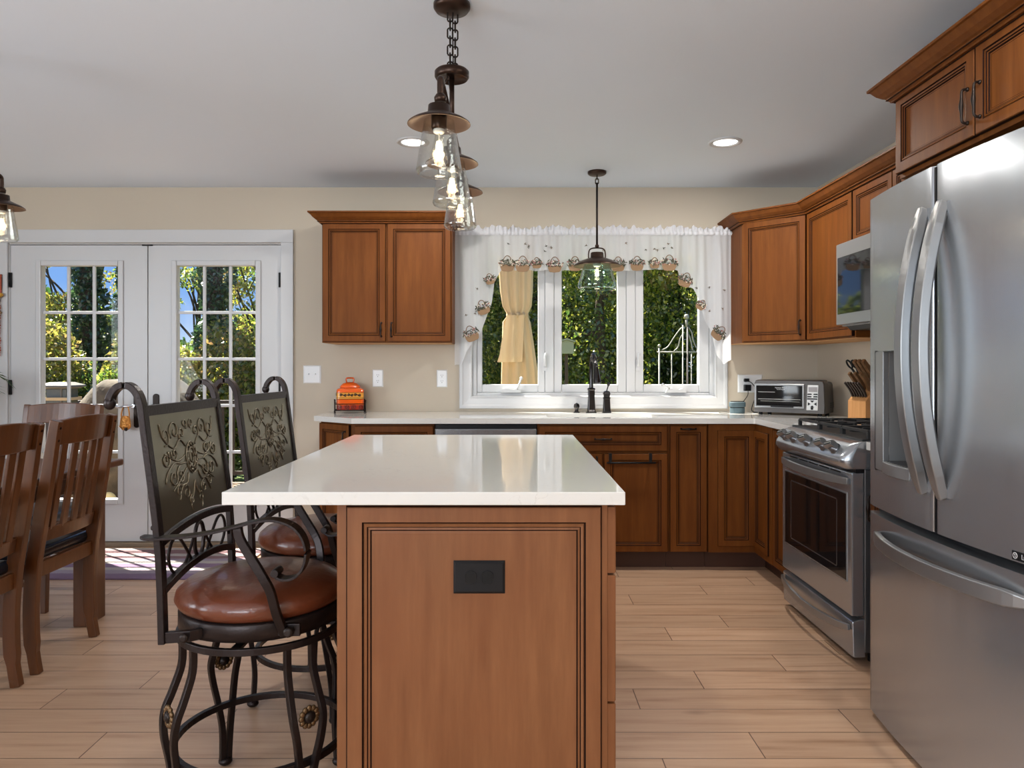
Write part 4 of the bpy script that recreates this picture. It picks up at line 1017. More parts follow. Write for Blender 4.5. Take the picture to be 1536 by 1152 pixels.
for i in range(3): knife((.008, -.036+i*.034, .178), .125, .0125, .008, 'khandle', names[2-i], i)
names = ['large knife in the top row of the bamboo block, nearest the refrigerator', 'large knife in the top row of the bamboo block, second from the refrigerator', 'large knife in the top row of the bamboo block, beside the scissors']
for i in range(3): knife((.040, -.042+i*.026, .222), .155, .015, .0095, 'khandle', names[i], i)
k = thing('kitchen_scissors', 'black-handled kitchen scissors in the top of the bamboo block', 'scissors', tuple(Matrix.Translation((KX, KY, CT1)) @ Matrix.Rotation(radians(28), 4, 'Z') @ Vector((.038, .040, .222))), radians(28))
for s_ in (-1, 1):
    sc = MB(); c0 = tilt*.125+Vector((0, s_*.016, 0))
    sc.tube([c0+tilt*(.028*cos(a))+Vector((0, .013*sin(a), 0)) for a in [2*pi*i/18 for i in range(18)]], .005, 'black', 8, closed=True)
    sc.tube([tilt*-.02, tilt*.04+Vector((0, s_*.006, 0)), c0-tilt*.026], .006, 'black', 8); sc.build('handle', k)

# orange canister on a scrolled wire stand
t = thing('canister_stand', 'dark scrolled iron stand under the orange canister', 'stand', (-1.067, 4.83, CT1), radians(14))
hw = .098
for sx in (-1, 1):
    for sy in (-1, 1):
        l = MB(); l.tube([(sx*hw, sy*hw*.8, .004), (sx*hw, sy*hw*.8, .082)], .0042, 'bronzed', 8); l.ball((sx*hw, sy*hw*.8, .006), .0065, 'bronzed', 10, 6); l.ball((sx*hw, sy*hw*.8, .083), .0055, 'bronzed', 10, 6); l.build('leg', t)
fm = MB()
for z in (.020, .062):
    fm.tube([(-hw, -hw*.8, z), (hw, -hw*.8, z), (hw, hw*.8, z), (-hw, hw*.8, z)], .003, 'bronzed', 6, closed=True)
for y in (-.04, 0, .04): fm.tube([(-hw, y, .020), (hw, y, .020)], .003, 'bronzed', 6)
fm.build('frame', t)
sc = MB()
def spiral(c, r0, r1, turns, a0, u, v, n=26, sgn=1):
    return [Vector(c)+Vector(u)*((r0+(r1-r0)*i/n)*cos(a0+sgn*2*pi*turns*i/n))+Vector(v)*((r0+(r1-r0)*i/n)*sin(a0+sgn*2*pi*turns*i/n)) for i in range(n+1)]
for cx_ in (-.072, -.024, .024, .072):
    sc.tube(spiral((cx_, -hw*.8, .041), .018, .004, 1.4, -pi/2 if cx_ < 0 else -pi/2, (1, 0, 0), (0, 0, 1), sgn=1 if cx_ < 0 else -1), .0018, 'bronzed', 5)
for y_ in (-.04, .04):
    for sx in (-1, 1): sc.tube(spiral((sx*hw, y_, .041), .018, .004, 1.4, -pi/2, (0, 1, 0), (0, 0, 1)), .0018, 'bronzed', 5)
sc.build('scrollwork', t)
t = thing('canister', 'orange glazed ceramic canister with black scroll band and lid', 'canister', (-1.067, 4.83, CT1+.0232), radians(14))
def rsq(h, rc, z, n=6):
    p = []
    for cx_, cy_, a0 in ((h-rc, h-rc, 0), (-(h-rc), h-rc, pi/2), (-(h-rc), -(h-rc), pi), (h-rc, -(h-rc), 3*pi/2)):
        for k in range(n+1): a = a0+pi/2*k/n; p.append((cx_+rc*cos(a), (cy_+rc*sin(a))*.86, z))
    return p
b = MB()
segs = [(.083, 0, 'redglaze'), (.087, .006, 'redglaze'), (.087, .030, 'redglaze'), (.087, .031, 'orange'), (.088, .068, 'orange'), (.088, .072, 'glaze'), (.088, .0735, 'yellowband'), (.088, .079, 'yellowband'), (.088, .081, 'glaze'), (.088, .0825, 'yellowband'), (.088, .112, 'yellowband'), (.088, .114, 'glaze'), (.088, .116, 'orange'), (.088, .122, 'orange'), (.084, .136, 'orange'), (.070, .142, 'orange'), (.058, .143, 'orange')]
for (a, z, m_), (a2, z2, m2) in zip(segs, segs[1:]): b.loft([rsq(a, .022, z), rsq(a2, .022, z2)], m2, True, True, False)
q0 = b.V(rsq(.083, .022, 0)); b.F(range(q0, q0+28), 'redglaze'); q0 = b.V(rsq(.058, .022, .143)); b.F(range(q0, q0+28), 'orange')
body = b.build('body', t)
dc = MB()
yb_ = -.088*.86-.0005
for cx_, s_ in ((-.046, 1), (.0, -1), (.046, 1)):
    dc.tube(spiral((cx_-.013, yb_, .098), .0085, .002, 1.15, pi/2, (1, 0, 0), (0, 0, 1), 20, s_), .0027, 'black', 6)
    dc.tube(spiral((cx_+.013, yb_, .097), .0085, .002, 1.15, -pi/2, (1, 0, 0), (0, 0, 1), 20, s_), .0027, 'black', 6)
    dc.tube(bez([(cx_-.013, yb_, .098+.0085), (cx_-.003, yb_, .0995), (cx_+.004, yb_, .0955), (cx_+.013, yb_, .0885)], 5), .003, 'black', 6)
for y_ in (-.035, .025): dc.tube(spiral((-.0885, y_, .098), .010, .003, 1.0, 0, (0, 1, 0), (0, 0, 1), 18), .0027, 'black', 6)
dc.build('scroll_band', t)
ld = MB()
for (a, z), (a2, z2) in zip([(.058, .143), (.066, .145), (.067, .149), (.060, .160), (.045, .173), (.025, .180), (.003, .182)], [(.066, .145), (.067, .149), (.060, .160), (.045, .173), (.025, .180), (.003, .182)]): ld.loft([rsq(a, a*.45, z), rsq(a2, a2*.45, z2)], 'orange', True, True, False)
ld.tube(bez([(-.021, 0, .178), (-.025, 0, .195), (-.021, 0, .206), (0, 0, .208), (.021, 0, .206), (.025, 0, .195), (.021, 0, .178)], 5), .0048, 'orange', 8)
lo = ld.build('lid', t)

# ------------------------------------------------------------------ lights that hang or sit in the ceiling
def jar_lamp(par, x, y, zr, R=.088, jr=.065, jt=.043, jh=.145, glass='jar', lit=.6):
    """metal shade with a glass jar and a bulb; zr = height of the shade rim (local coordinates of par)"""
    c = (x, y, 0)
    sh = MB(); sh.lathe([(.018, zr+.052), (.030, zr+.050), (.032, zr+.028), (R*.55, zr+.020), (R*.85, zr+.008), (R, zr-.001), (R+.001, zr-.004)], 'bronze', 40, c, cap=False)
    sh.lathe([(R+.001, zr-.004), (R-.003, zr-.004), (R*.85, zr+.004), (R*.55, zr+.016), (.03, zr+.024), (.0, zr+.024)], 'copper', 40, c, cap=False)
    sh.lathe([(.018, zr+.052), (.0, zr+.053)], 'bronze', 40, c, cap=False)
    s = sh.build('shade', par, recalc=False)
    so = MB(); so.lathe([(.022, zr+.024), (.022, zr-.012), (.019, zr-.018), (.0, zr-.018)], 'bronze', 20, c); so.build('socket', par)
    MB().lathe([(.0165, zr-.018), (.0165, zr-.026), (.012, zr-.029), (.0, zr-.029)], 'ceramic', 18, c).build('socket_ring', par)
    j = MB(); zb = zr-jh; k = .0022
    out = [(jt, zr+.006), (jt+.002, zr-.01), (jt+(jr-jt)*.5, zr-jh*.45), (jr-.002, zb+.022), (jr, zb+.012), (jr-.004, zb+.003), (jr-.008, zb)]
    j.lathe(out+[(r-k, z+.001) for r, z in out[::-1]], glass, 40, c, cap=False); jo = j.build('jar', par)
    b = MB(); bz_ = zr-.03
    b.lathe([(.011, bz_), (.013, bz_-.015), (.020, bz_-.045), (.0255, bz_-.066), (.024, bz_-.082), (.015, bz_-.094), (.0, bz_-.097)], 'bulbg', 24, c, cap=False); bo = b.build('bulb', par)
    f = MB()
    for k_ in range(6):
        a0, a1 = 2*pi*k_/6, 2*pi*(k_+.5)/6
        f.tube([(x+.006*cos(a0), y+.006*sin(a0), bz_-.022), (x+.0115*cos(a1), y+.0115*sin(a1), bz_-.068)], .0013, 'filament', 5)
    f.tube([(x, y, bz_), (x, y, bz_-.03)], .002, 'ceramic', 6); f.build('filament', bo)
    l = lamp('lamp_glow', 'POINT', (0, 0, 0), lit, (1, .80, .56), shadow_soft_size=.02); l.parent = par; l.location = (x, y, bz_-.05)
    return s
def chain(mb, x, y, z0, z1, n, r=.0028, w=.009):
    L = (z1-z0)/n
    for i in range(n):
        zc = z0+(i+.5)*L; h = L*.5+.004; a = (i % 2)*pi/2
        mb.tube([(x+w*cos(t_)*cos(a), y+w*cos(t_)*sin(a), zc+(h-w)*(1 if sin(t_) > 0 else -1)+w*sin(t_)) for t_ in [2*pi*(k+.5)/12 for k in range(12)]], r, 'bronzed', 6, closed=True)
def linear_pendant(loc, label, rz=0, lits=(.6, .6, .6)):
    t = thing('pendant_light', label, 'pendant light', loc, rz)
    MB().lathe([(.0, 0), (.062, 0), (.062, -.012), (.055, -.022), (.02, -.028), (.0, -.028)], 'bronze', 36).build('canopy', t)
    ch = MB(); chain(ch, -.006, 0, -.225, -.026, 7); chain(ch, .010, .014, -.225, -.026, 7); ch.tube([(.002, .006, -.025), (.004, .006, -.226)], .0022, 'bronzed', 6); ch.build('chain', t)
    MB().lathe([(.0, -.222), (.052, -.222), (.058, -.228), (.058, -.244), (.053, -.252), (.050, -.252), (.049, -.249), (.0, -.249)], 'bronze', 40).build('hub', t)
    b = MB(); b.tube([(0, 0, -.25), (0, 0, -.40)], .0085, 'bronze', 12); b.tube([(0, -.36, -.405), (0, .36, -.405)], .0085, 'bronze', 12); b.ball((0, 0, -.405), .015, 'bronze')
    b.tube([(-.012, -.02, -.25), (-.004, -.30, -.397)], .0022, 'bronzed', 6); b.tube([(-.012, .02, -.25), (-.004, .30, -.397)], .0022, 'bronzed', 6)
    b.build('arm', t)
    for k, y in enumerate((-.40, 0, .40)):
        nk = MB()
        if y: s_ = 1 if y > 0 else -1; nk.tube(bez([(0, y-s_*.05, -.405), (0, y-s_*.03, -.402), (0, y-s_*.004, -.408), (0, y, -.425), (0, y, -.47)]), .0095, 'bronze', 12)
        else: nk.tube([(0, 0, -.40), (0, 0, -.47)], .0095, 'bronze', 12)
        nk.lathe([(.016, -.475), (.018, -.462), (.012, -.452)], 'bronze', 16, (0, y, 0)); nk.build('neck', t)
        jar_lamp(t, -.004 if y < 0 else 0, y, -.534, lit=lits[k])
    return t
linear_pendant((-.198, 2.45, CE), 'three-jar bronze pendant light hanging by chains over the island')
linear_pendant((-2.185, 2.72, CE), 'bronze jar pendant light at the left edge, hanging over the dining table')
# sink pendant
t = thing('pendant_light', 'single bronze pendant light with a wide greenish glass jar in front of the window', 'pendant light', (.54, 4.55, CE))
MB().lathe([(.0, 0), (.058, 0), (.058, -.013), (.05, -.02), (.0, -.022)], 'bronze', 36).build('canopy', t)
ch = MB(); chain(ch, 0, 0, -.075, -.018, 2, .003, .010); ch.build('chain', t)
rd = MB(); rd.tube([(0, 0, -.07), (0, 0, -.462)], .0068, 'bronzed', 10); rd.ball((0, 0, -.466), .013, 'bronze'); rd.tube(bez([(-.052, 0, -.552), (-.052, 0, -.51), (-.044, 0, -.487), (-.02, 0, -.478), (.02, 0, -.478), (.044, 0, -.487), (.052, 0, -.51), (.052, 0, -.552)], 5), .0042, 'bronze', 8); rd.build('stem', t)
zr = -.584; R = .146
sh = MB(); sh.lathe([(.0, zr+.078), (.036, zr+.078), (.040, zr+.074), (.042, zr+.045), (.060, zr+.040), (.10, zr+.026), (.135, zr+.006), (R, zr-.002), (R, zr-.008)], 'bronze', 44, cap=False); sh.lathe([(R, zr-.008), (R-.004, zr-.007), (.13, zr+.001), (.10, zr+.02), (.05, zr+.034), (.0, zr+.034)], 'copper', 44, cap=False); sh.build('shade', t, recalc=False)
MB().lathe([(.024, zr+.034), (.024, zr-.005), (.018, zr-.012), (.0, zr-.012)], 'ceramic', 20).build('socket', t)
out = [(.082, zr+.012), (.085, zr-.01), (.105, zr-.07), (.119, zr-.118), (.120, zr-.135), (.115, zr-.148), (.10, zr-.153)]
MB().lathe(out+[(r-.003, z+.001) for r, z in out[::-1]], 'jargreen', 44, cap=False).build('jar', t)
b = MB(); bz_ = zr-.012; b.lathe([(.012, bz_), (.014, bz_-.015), (.024, bz_-.04), (.029, bz_-.06), (.027, bz_-.075), (.016, bz_-.088), (.0, bz_-.091)], 'bulbg', 24, cap=False); bo = b.build('bulb', t)
f = MB()
for k_ in range(6):
    a0, a1 = 2*pi*k_/6, 2*pi*(k_+.5)/6; f.tube([(.006*cos(a0), .006*sin(a0), bz_-.018), (.012*cos(a1), .012*sin(a1), bz_-.055)], .0015, 'filament', 5)
f.build('filament', bo)
l = lamp('lamp_glow', 'POINT', (0, 0, 0), .7, (1, .80, .56), shadow_soft_size=.02); l.parent = t; l.location = (0, 0, bz_-.045)
def can_light(x, y, label, watts):
    t = thing('recessed_light', label, 'recessed light', (x, y, CE), 0, 'recessed ceiling lights')
    r = MB(); r.lathe([(.089, .0), (.088, -.005), (.078, -.008), (.066, -.006), (.062, .0), (.060, .004)], 'trim', 40, cap=False); r.build('trim_ring', t)
    MB().lathe([(.062, -.0012), (.0, -.0012)], 'canlight', 32, cap=False).build('lens', t)
    l = lamp('lamp_glow', 'AREA', (0, 0, 0), watts, (1, .95, .88), shape='DISK', size=.12); l.parent = t; l.location = (0, 0, -.012)
can_light(1.166, 3.95, 'round recessed ceiling light right of the window pendant, near the wall cabinets', 26)
can_light(-.53, 3.95, 'round recessed ceiling light seen behind the glass of the island pendant', 22)
for x, y in ((1.166, 1.5), (1.166, -.7), (-.53, -.9)):  # unseen cans added to light the floor and cabinets more evenly
    can_light(x, y, 'recessed fill light added nearer the camera, unseen above the top of the view', 26)

# ------------------------------------------------------------------ dining furniture
def dining_chair(loc, rz, label):
    t = thing('dining_chair', label, 'dining chair', loc, rz, 'slatted dining chairs around the table')
    W = .20
    prof = [(.012, 0), (-.006, .12), (-.010, .27), (0, .42), (.014, .52), (.038, .67), (.062, .82), (.085, .97), (.092, 1.005)]
    px = lambda z: np.interp(z, [p[1] for p in prof], [p[0] for p in prof])
    for s in (-1, 1):
        b = MB(); pts = bez([(x, s*W, z) for x, z in prof], 4); L = len(pts)-1
        wd = []
        for i, p in enumerate(pts):
            z = p.z; h = .019 if z < .1 else (.026 if z < .6 else .026-.006*(z-.6)/.4); wd.append((h, .0155))
        b.tube(pts, .02, 'chairwood', wide=wd, up=(1, 0, 0), sq=True)
        for zz in (.925, .975): b.lathe([(.0055, px(zz)+.0155), (.0055, px(zz)+.024)], 'glaze', 10, (0, s*W, zz), 'x')
        b.build('back_leg', t, .006, 3)
    def rail(z0, z1, name, bow, th, arch=0):
        m_ = MB(); rings = []
        for k in range(13):
            u = -1+2*k/12; y = u*(W-.012); x0 = px((z0+z1)/2)+bow*(1-u*u)-.012; dz = arch*(1-u*u)
            xa = px(z0)-px((z0+z1)/2); xb = px(z1)-px((z0+z1)/2)
            rings.append([(x0+xa-th, y, z0), (x0+xa+th, y, z0), (x0+xb+th, y, z1+dz), (x0+xb-th, y, z1+dz)])
        m_.loft(rings, 'chairwood', False); return m_.build(name, t, .004)
    rail(.905, 1.003, 'top_rail', .030, .011, .014); rail(.515, .572, 'lower_rail', .022, .011)
    for k in range(5):
        y = -.128+.064*k; u = y/W; bw = .026*(1-u*u)-.012
        s_ = MB(); pts = [(px(z)+bw, y, z) for z in np.linspace(.56, .915, 9)]
        s_.tube(pts, .01, 'chairwood', wide=(.0065, .0185), up=(1, 0, 0), sq=True); s_.build('slat', t, .003)
    for s in (-1, 1):
        f = MB(); f.loft([[(-.395-h, s*(W+.0)-h, z), (-.395+h, s*W-h, z), (-.395+h, s*W+h, z), (-.395-h, s*W+h, z)] for h, z in ((.014, 0), (.020, .38), (.021, .435))], 'chairwood', False); f.build('front_leg', t, .004)
    a = MB()
    for s in (-1, 1): a.box(-.385, .0, s*W-.010, s*W+.010, .375, .435, 'chairwood')
    a.box(-.405, -.385, -W, W, .375, .435, 'chairwood'); a.box(-.010, .010, -W, W, .375, .435, 'chairwood'); a.build('seat_frame', t, .003)
    c = MB(); c.box(-.425, -.012, -W-.018, W+.018, .432, .482, 'navy'); o = c.build('seat_cushion', t, .02, 5)
    for p in o.data.polygons: p.use_smooth = True
    return t
dining_chair((-1.895, 2.575, 0), 0, 'wooden slat-back dining chair nearest the camera, at the left edge')
dining_chair((-1.895, 3.09, 0), 0, 'wooden slat-back dining chair facing the table, beside its far leg')
dining_chair((-2.51, 4.00, 0), radians(90), 'wooden dining chair at the far table end, its back to the French doors')
t = thing('dining_table', 'dark-stained wooden dining table behind the slat-back chairs', 'dining table', (-2.43, 2.72, 0))
tt = MB(); tt.box(-.524, .524, -.95, .865, .735, .768, 'chairwood'); tt.build('tabletop', t, .008, 3)
MB().box(-.44, .44, -.85, .77, .65, .735, 'chairwood').build('apron', t, .003)
for sx in (-1, 1):
    for y in (-.85, .685): MB().box(.38 if sx > 0 else -.445, .445 if sx > 0 else -.38, y, y+.16, 0, .65, 'chairwood').build('leg', t, .005)
tag(MB().box(-.84, .84, -.345, .345, 0, .012, 'rug').build('rug', bevel=.004, loc=(-2.46, 4.505, 0)), 'purple and grey striped rug in front of the French doors', 'rug')

# ------------------------------------------------------------------ bar stools
def bar_stool(loc, rz, label, brz=0):
    t = thing('bar_stool', label, 'bar stool', loc, rz, 'swivel bar stools at the island')
    sm = 'stoolmetal'
    st = MB(); st.lathe([(.0, .565), (.205, .565), (.220, .575), (.229, .592), (.224, .612), (.205, .628), (.165, .641), (.10, .649), (.0, .652)], 'leather', 56); st.build('seat', t)
    a = MB(); a.lathe([(.0, .566), (.216, .566), (.219, .562), (.219, .522), (.214, .520), (.212, .524), (.205, .53), (.0, .53)], sm, 56); a.build('seat_frame', t)
    sw = MB(); sw.lathe([(.055, .531), (.055, .518), (.07, .514), (.07, .500), (.045, .496), (.0, .496)], 'bronzed', 28); sw.build('swivel', t)
    Rb = Matrix.Rotation(brz, 4, 'Z')
    r = MB(); r.T = Rb; r.tube([(.218*cos(x), .218*sin(x), .498) for x in [2*pi*i/56 for i in range(56)]], .008, sm, wide=(.009, .007), up=(0, 0, 1), sq=True, closed=True)
    r.tube([(-.215, 0, .50), (.215, 0, .50)], .007, sm, sq=True, wide=(.012, .005), up=(0, 1, 0)); r.tube([(0, -.215, .50), (0, .215, .50)], .007, sm, sq=True, wide=(.012, .005), up=(1, 0, 0)); r.build('upper_ring', t, .0015)
    r = MB(); r.T = Rb; r.tube([(.232*cos(x), .232*sin(x), .190) for x in [2*pi*i/56 for i in range(56)]], .008, sm, wide=(.009, .008), up=(0, 0, 1), sq=True, closed=True); r.build('foot_ring', t, .0015)
    for k in range(4):
        l = MB(); l.T = Rb @ Matrix.Rotation(pi/4+k*pi/2, 4, 'Z')
        for s in (-1, 1):
            pts = bez([(.208, s*.036, .492), (.210, s*.036, .43), (.232, s*.040, .365), (.252, s*.042, .315), (.256, s*.034, .26), (.246, s*.022, .19), (.240, s*.0125, .12), (.243, s*.0095, .05), (.246, s*.0095, .012)], 5)
            l.tube(pts, .008, sm, wide=(.0085, .0085), up=(1, 0, 0), sq=True)
        l.ball((.246, 0, .014), (.021, .021, .014), sm, 14, 7); lo = l.build('leg', t, .002)
        ro = MB(); ro.T = Rb @ Matrix.Rotation(pi/4+k*pi/2, 4, 'Z')
        for p in range(12): an = 2*pi*p/12; ro.ball((.256, .022*cos(an), .318+.022*sin(an)), (.006, .0085, .0085), 'gold', 8, 6)
        ro.lathe([(.0, .248), (.014, .25), (.015, .262), (.008, .266), (.0, .267)], 'bronzed', 16, (0, 0, .318), 'x'); ro.build('rosette', lo)
    bx = lambda z: np.interp(z, [.50, .66, .80, .95, 1.12, 1.15], [-.172, -.176, -.184, -.203, -.226, -.230])
    HW = .228
    for s in (-1, 1):
        p = MB(); path = bez([(bx(z), s*HW, z) for z in (.525, .60, .68, .76, .84, .92, 1.0, 1.07, 1.125)]+[(-.238, s*HW, 1.155), (-.258, s*HW, 1.172), (-.283, s*HW, 1.170), (-.300, s*HW, 1.152), (-.306, s*HW, 1.135)], 4)
        L = len(path)-1; p.tube(path, .01, sm, wide=[(.0085, .013)]*(L+1), up=(1, 0, 0), sq=True)
        p.ball((-.307, s*HW, 1.128), (.015, .013, .017), sm, 12, 8)
        p.tube([(bx(.535), s*HW, .540), (-.11, s*(HW-.012), .540), (-.09, s*.196, .540)], .01, sm, wide=(.014, .008), up=(0, 0, 1), sq=True)
        p.lathe([(.011, HW*s-.006), (.012, HW*s+s*.010), (.006, HW*s+s*.014)], 'bronzed', 12, (-.118, 0, .540), 'y'); p.ball((bx(.815)-.012, s*HW, .815), .007, sm, 8, 5)
        p.build('back_post', t, .0025)
    pn = MB(); n = 14; rings = []
    for k in range(n+1):
        y = -HW+.010+(2*HW-.02)*k/n; u = y/HW; zb = .792+.02*(1-u*u)
        rings.append([(bx(z)+o, y, z) for o, z in ((.003, zb), (.003, .9), (.003, 1.0), (.003, 1.10), (-.003, 1.10), (-.003, 1.0), (-.003, .9), (-.003, zb))])
    pn.loft(rings, 'stoolpanel', False); pn.tube([(bx(1.108), -HW, 1.108), (bx(1.108), HW, 1.108)], .01, sm, wide=(.013, .008), up=(0, 0, 1), sq=True); po = pn.build('back_panel', t)
    rel = MB()
    def R3(y, z): return (bx(z)+.0045, y, z)
    def sp2(c, r0, r1, turns, a0, sgn=1, n=18): return [R3(c[0]+(r0+(r1-r0)*i/n)*cos(a0+sgn*2*pi*turns*i/n), c[1]+(r0+(r1-r0)*i/n)*sin(a0+sgn*2*pi*turns*i/n)) for i in range(n+1)]
    cz = .965
    def tb(p, r=.0023):
        rel.tube([(x-.0004, y, z) for x, y, z in [tuple(q) for q in p]], r, 'reliefmetal', 6)
    for r_ in (.012, .024, .038): tb([R3(r_*.85*cos(a_), cz+r_*1.15*sin(a_)) for a_ in [2*pi*i/22 for i in range(23)]])
    for i in range(10): a_ = 2*pi*i/10; tb([R3(.027*cos(a_)*.85, cz+.027*sin(a_)*1.15), R3(.036*cos(a_+.25)*.85, cz+.036*sin(a_+.25)*1.15)], .003)
    for s in (-1, 1):
        for (c, r0, tr, a0, sg) in (((.085, 1.045), .030, 1.3, -.6, 1), ((.140, 1.035), .026, 1.2, -1.2, -1), ((.045, 1.035), .020, 1.2, -1.4, 1), ((.150, .975), .024, 1.3, 2.2, 1), ((.100, .985), .020, 1.2, .4, -1), ((.075, .925), .026, 1.3, 1.4, -1), ((.120, .925), .026, 1.2, 2.6, 1), ((.055, .875), .020, 1.3, 1.2, 1), ((.095, .885), .017, 1.1, 2.4, -1), ((.028, .850), .014, 1.2, 1.6, -1), ((.02, 1.06), .014, 1.1, -2, -1)):
            tb([(p[0], p[1]*s, p[2]) for p in sp2(c, r0, .004, tr, a0, sg)])
        for q in ([(.03, 1.0), (.06, 1.02), (.10, 1.0), (.15, 1.03), (.165, 1.07)], [(.036, .955), (.07, .955), (.11, .96), (.15, .94), (.165, .915)], [(.03, .925), (.045, .90), (.075, .895), (.10, .86)], [(.0, .90), (.012, .87), (.035, .84), (.03, .82)], [(.04, .94), (.09, .91), (.13, .89)], [(.04, .975), (.09, .965), (.155, .99)]):
            tb([R3(p.x*s, p.y) for p in [Vector((a, b, 0)) for a, b in q] for p in [p]] if False else [(bx(v.z)+.0045, v.y, v.z) for v in bez([(0, a*s, b) for a, b in q], 5)])
    rel.build('scroll_relief', po)
    lb = MB()
    for z0, ar in ((.775, .022), (.655, .03)):
        lb.tube([(bx(z0)+.0, y, z0+ar*(1-(y/HW)**2)) for y in np.linspace(-HW, HW, 15)], .01, sm, wide=(.010, .009), up=(0, 0, 1), sq=True)
    lb.build('lower_rail', t, .002)
    sc = MB(); xx = bx(.73)
    sc.tube([(xx, .030*cos(a_), .735+.048*sin(a_)) for a_ in [2*pi*i/24 for i in range(24)]], .0055, sm, 8, closed=True)
    for s in (-1, 1):
        sc.tube([(xx, s*y, z) for y, z in [(v.y, v.z) for v in bez([(0, .03, .755), (0, .075, .70), (0, .12, .672), (0, .165, .69), (0, .185, .73), (0, .165, .765), (0, .13, .768), (0, .09, .735), (0, .05, .69)], 5)]], .0042, sm, 6)
        sc.tube([(xx, s*.215, .70), (xx, s*.205, .72), (xx, s*.19, .715)], .004, sm, 6)
    sc.build('back_scroll', t)
    for s in (-1, 1):
        y = s*.238
        a_ = MB(); path = bez([(-.222, y, .796), (-.19, y, .792), (-.10, y, .798), (-.018, y, .813), (.06, y, .833), (.11, y, .838), (.155, y, .824), (.182, y, .795), (.192, y, .755), (.182, y, .716), (.158, y, .694), (.128, y, .692), (.110, y, .706)], 5)
        L = len(path)-1; wd = [(.0032, .020 if i < L*.55 else .020-.004*(i/L-.55)) for i in range(L+1)]; wd[0] = (.0032, .009); wd[1] = (.0032, .014); wd[2] = (.0032, .018)
        a_.tube(path, .01, sm, wide=wd, up=(0, 0, 1), sq=True); a_.lathe([(.010, y-.022), (.010, y+.022)], sm, 14, (.116, 0, .708), 'y'); a_.build('armrest', t, .0012)
        u = MB(); u.tube(bez([(.018, y, .818), (.024, y, .79), (.050, y, .745), (.082, y, .692), (.098, s*.232, .655), (.108, s*.220, .600), (.118, s*.200, .552), (.122, s*.190, .532)], 4), .01, sm, wide=(.011, .0075), up=(1, 0, 0), sq=True)
        u.lathe([(.012, s*.188), (.013, s*.212), (.007, s*.216)], 'bronzed', 12, (.135, 0, .545), 'y'); u.cbox((.13, s*.186, .545), (.06, .012, .032), sm); u.build('arm_support', t, .002)
    return t
bar_stool((-.70, 2.055, 0), 0, 'swivel bar stool nearest the camera, with a full view of its brown leather seat')
bar_stool((-.70, 2.71, 0), radians(-3), 'swivel bar stool farther along the island, partly hidden by the nearer stool', radians(-18))

# ------------------------------------------------------------------ window valance
t = thing('valance', 'sheer white window valance with embroidered flower baskets and a ruffled heading', 'curtain', (.55, 4.86, 2.1))
TV = Matrix.Translation((-.55, -4.86, -2.1))
VB = [(-.372, 1.232), (-.33, 1.238), (-.294, 1.331), (-.245, 1.40), (-.20, 1.452), (-.169, 1.541), (-.125, 1.65), (-.108, 1.79), (-.062, 1.872), (.06, 1.868), (.352, 1.866), (.55, 1.872), (.80, 1.866), (1.042, 1.876), (1.118, 1.866), (1.14, 1.775), (1.22, 1.742), (1.265, 1.66), (1.292, 1.541), (1.345, 1.455), (1.376, 1.30), (1.417, 1.24), (1.472, 1.268)]
rnd = random.Random(3)
ph = [rnd.uniform(0, 6.28) for _ in range(6)]
def fold(x, z):
    k = min(1, (2.12-z)/.25+.35)
    return .010*k*sin(x*38+ph[0])+.007*k*sin(x*63+ph[1]+z*.6)+.004*sin(x*121+ph[2]+z*2)+.012*sin(x*9+ph[3])*min(1, max(0, (2.1-z)/.8))
def fold_y(x, z): return 4.86+fold(x, z)
mb = MB(); mb.T = TV; NX, NZ = 300, 30; rows = []
for i in range(NX+1):
    x = -.374+(1.474+.374)*i/NX; zb = float(np.interp(x, [p[0] for p in VB], [p[1] for p in VB])); zb -= .007*abs(sin(x*26))
    col_ = []
    for j in range(NZ+1):
        z = 2.118+(zb-2.118)*j/NZ
        xs = x+(-.0 if not (x < -.1 or x > 1.2) else 0)*(j/NZ)
        col_.append((xs, fold_y(x, z), z))
    rows.append(col_)
mb.loft(rows, 'curtain', True, False, False); mb.build('drape', t, recalc=False)
hd = MB(); hd.T = TV; rows = []
for i in range(700):
    x = -.376+1.852*i/699; a1 = .006*sin(x*210+3*sin(x*17))+.004*sin(x*130); a2 = .011*sin(x*165+4*sin(x*23))+.007*sin(x*307)
    zt = 2.152+.009*sin(x*47+1.3*sin(x*31))+.006*sin(x*140); rows.append([(x, 4.855+a1*.5, 2.098), (x, 4.842+a1*.6, 2.110), (x, 4.855+a1*.3, 2.122), (x, 4.856+a1+a2*.4, 2.135), (x, 4.856+a2, zt)])
hd.loft(rows, 'curtainh', True, False, False); hd.build('ruffled_heading', t, recalc=False)
rd = MB(); rd.T = TV; rd.tube([(-.37, 4.872, 2.113), (1.47, 4.872, 2.113)], .007, 'plate', 10)
for x in (-.366, 1.466): rd.tube([(x, 4.872, 2.113), (x, 4.95, 2.113)], .007, 'plate', 8)
rd.build('rod', t)
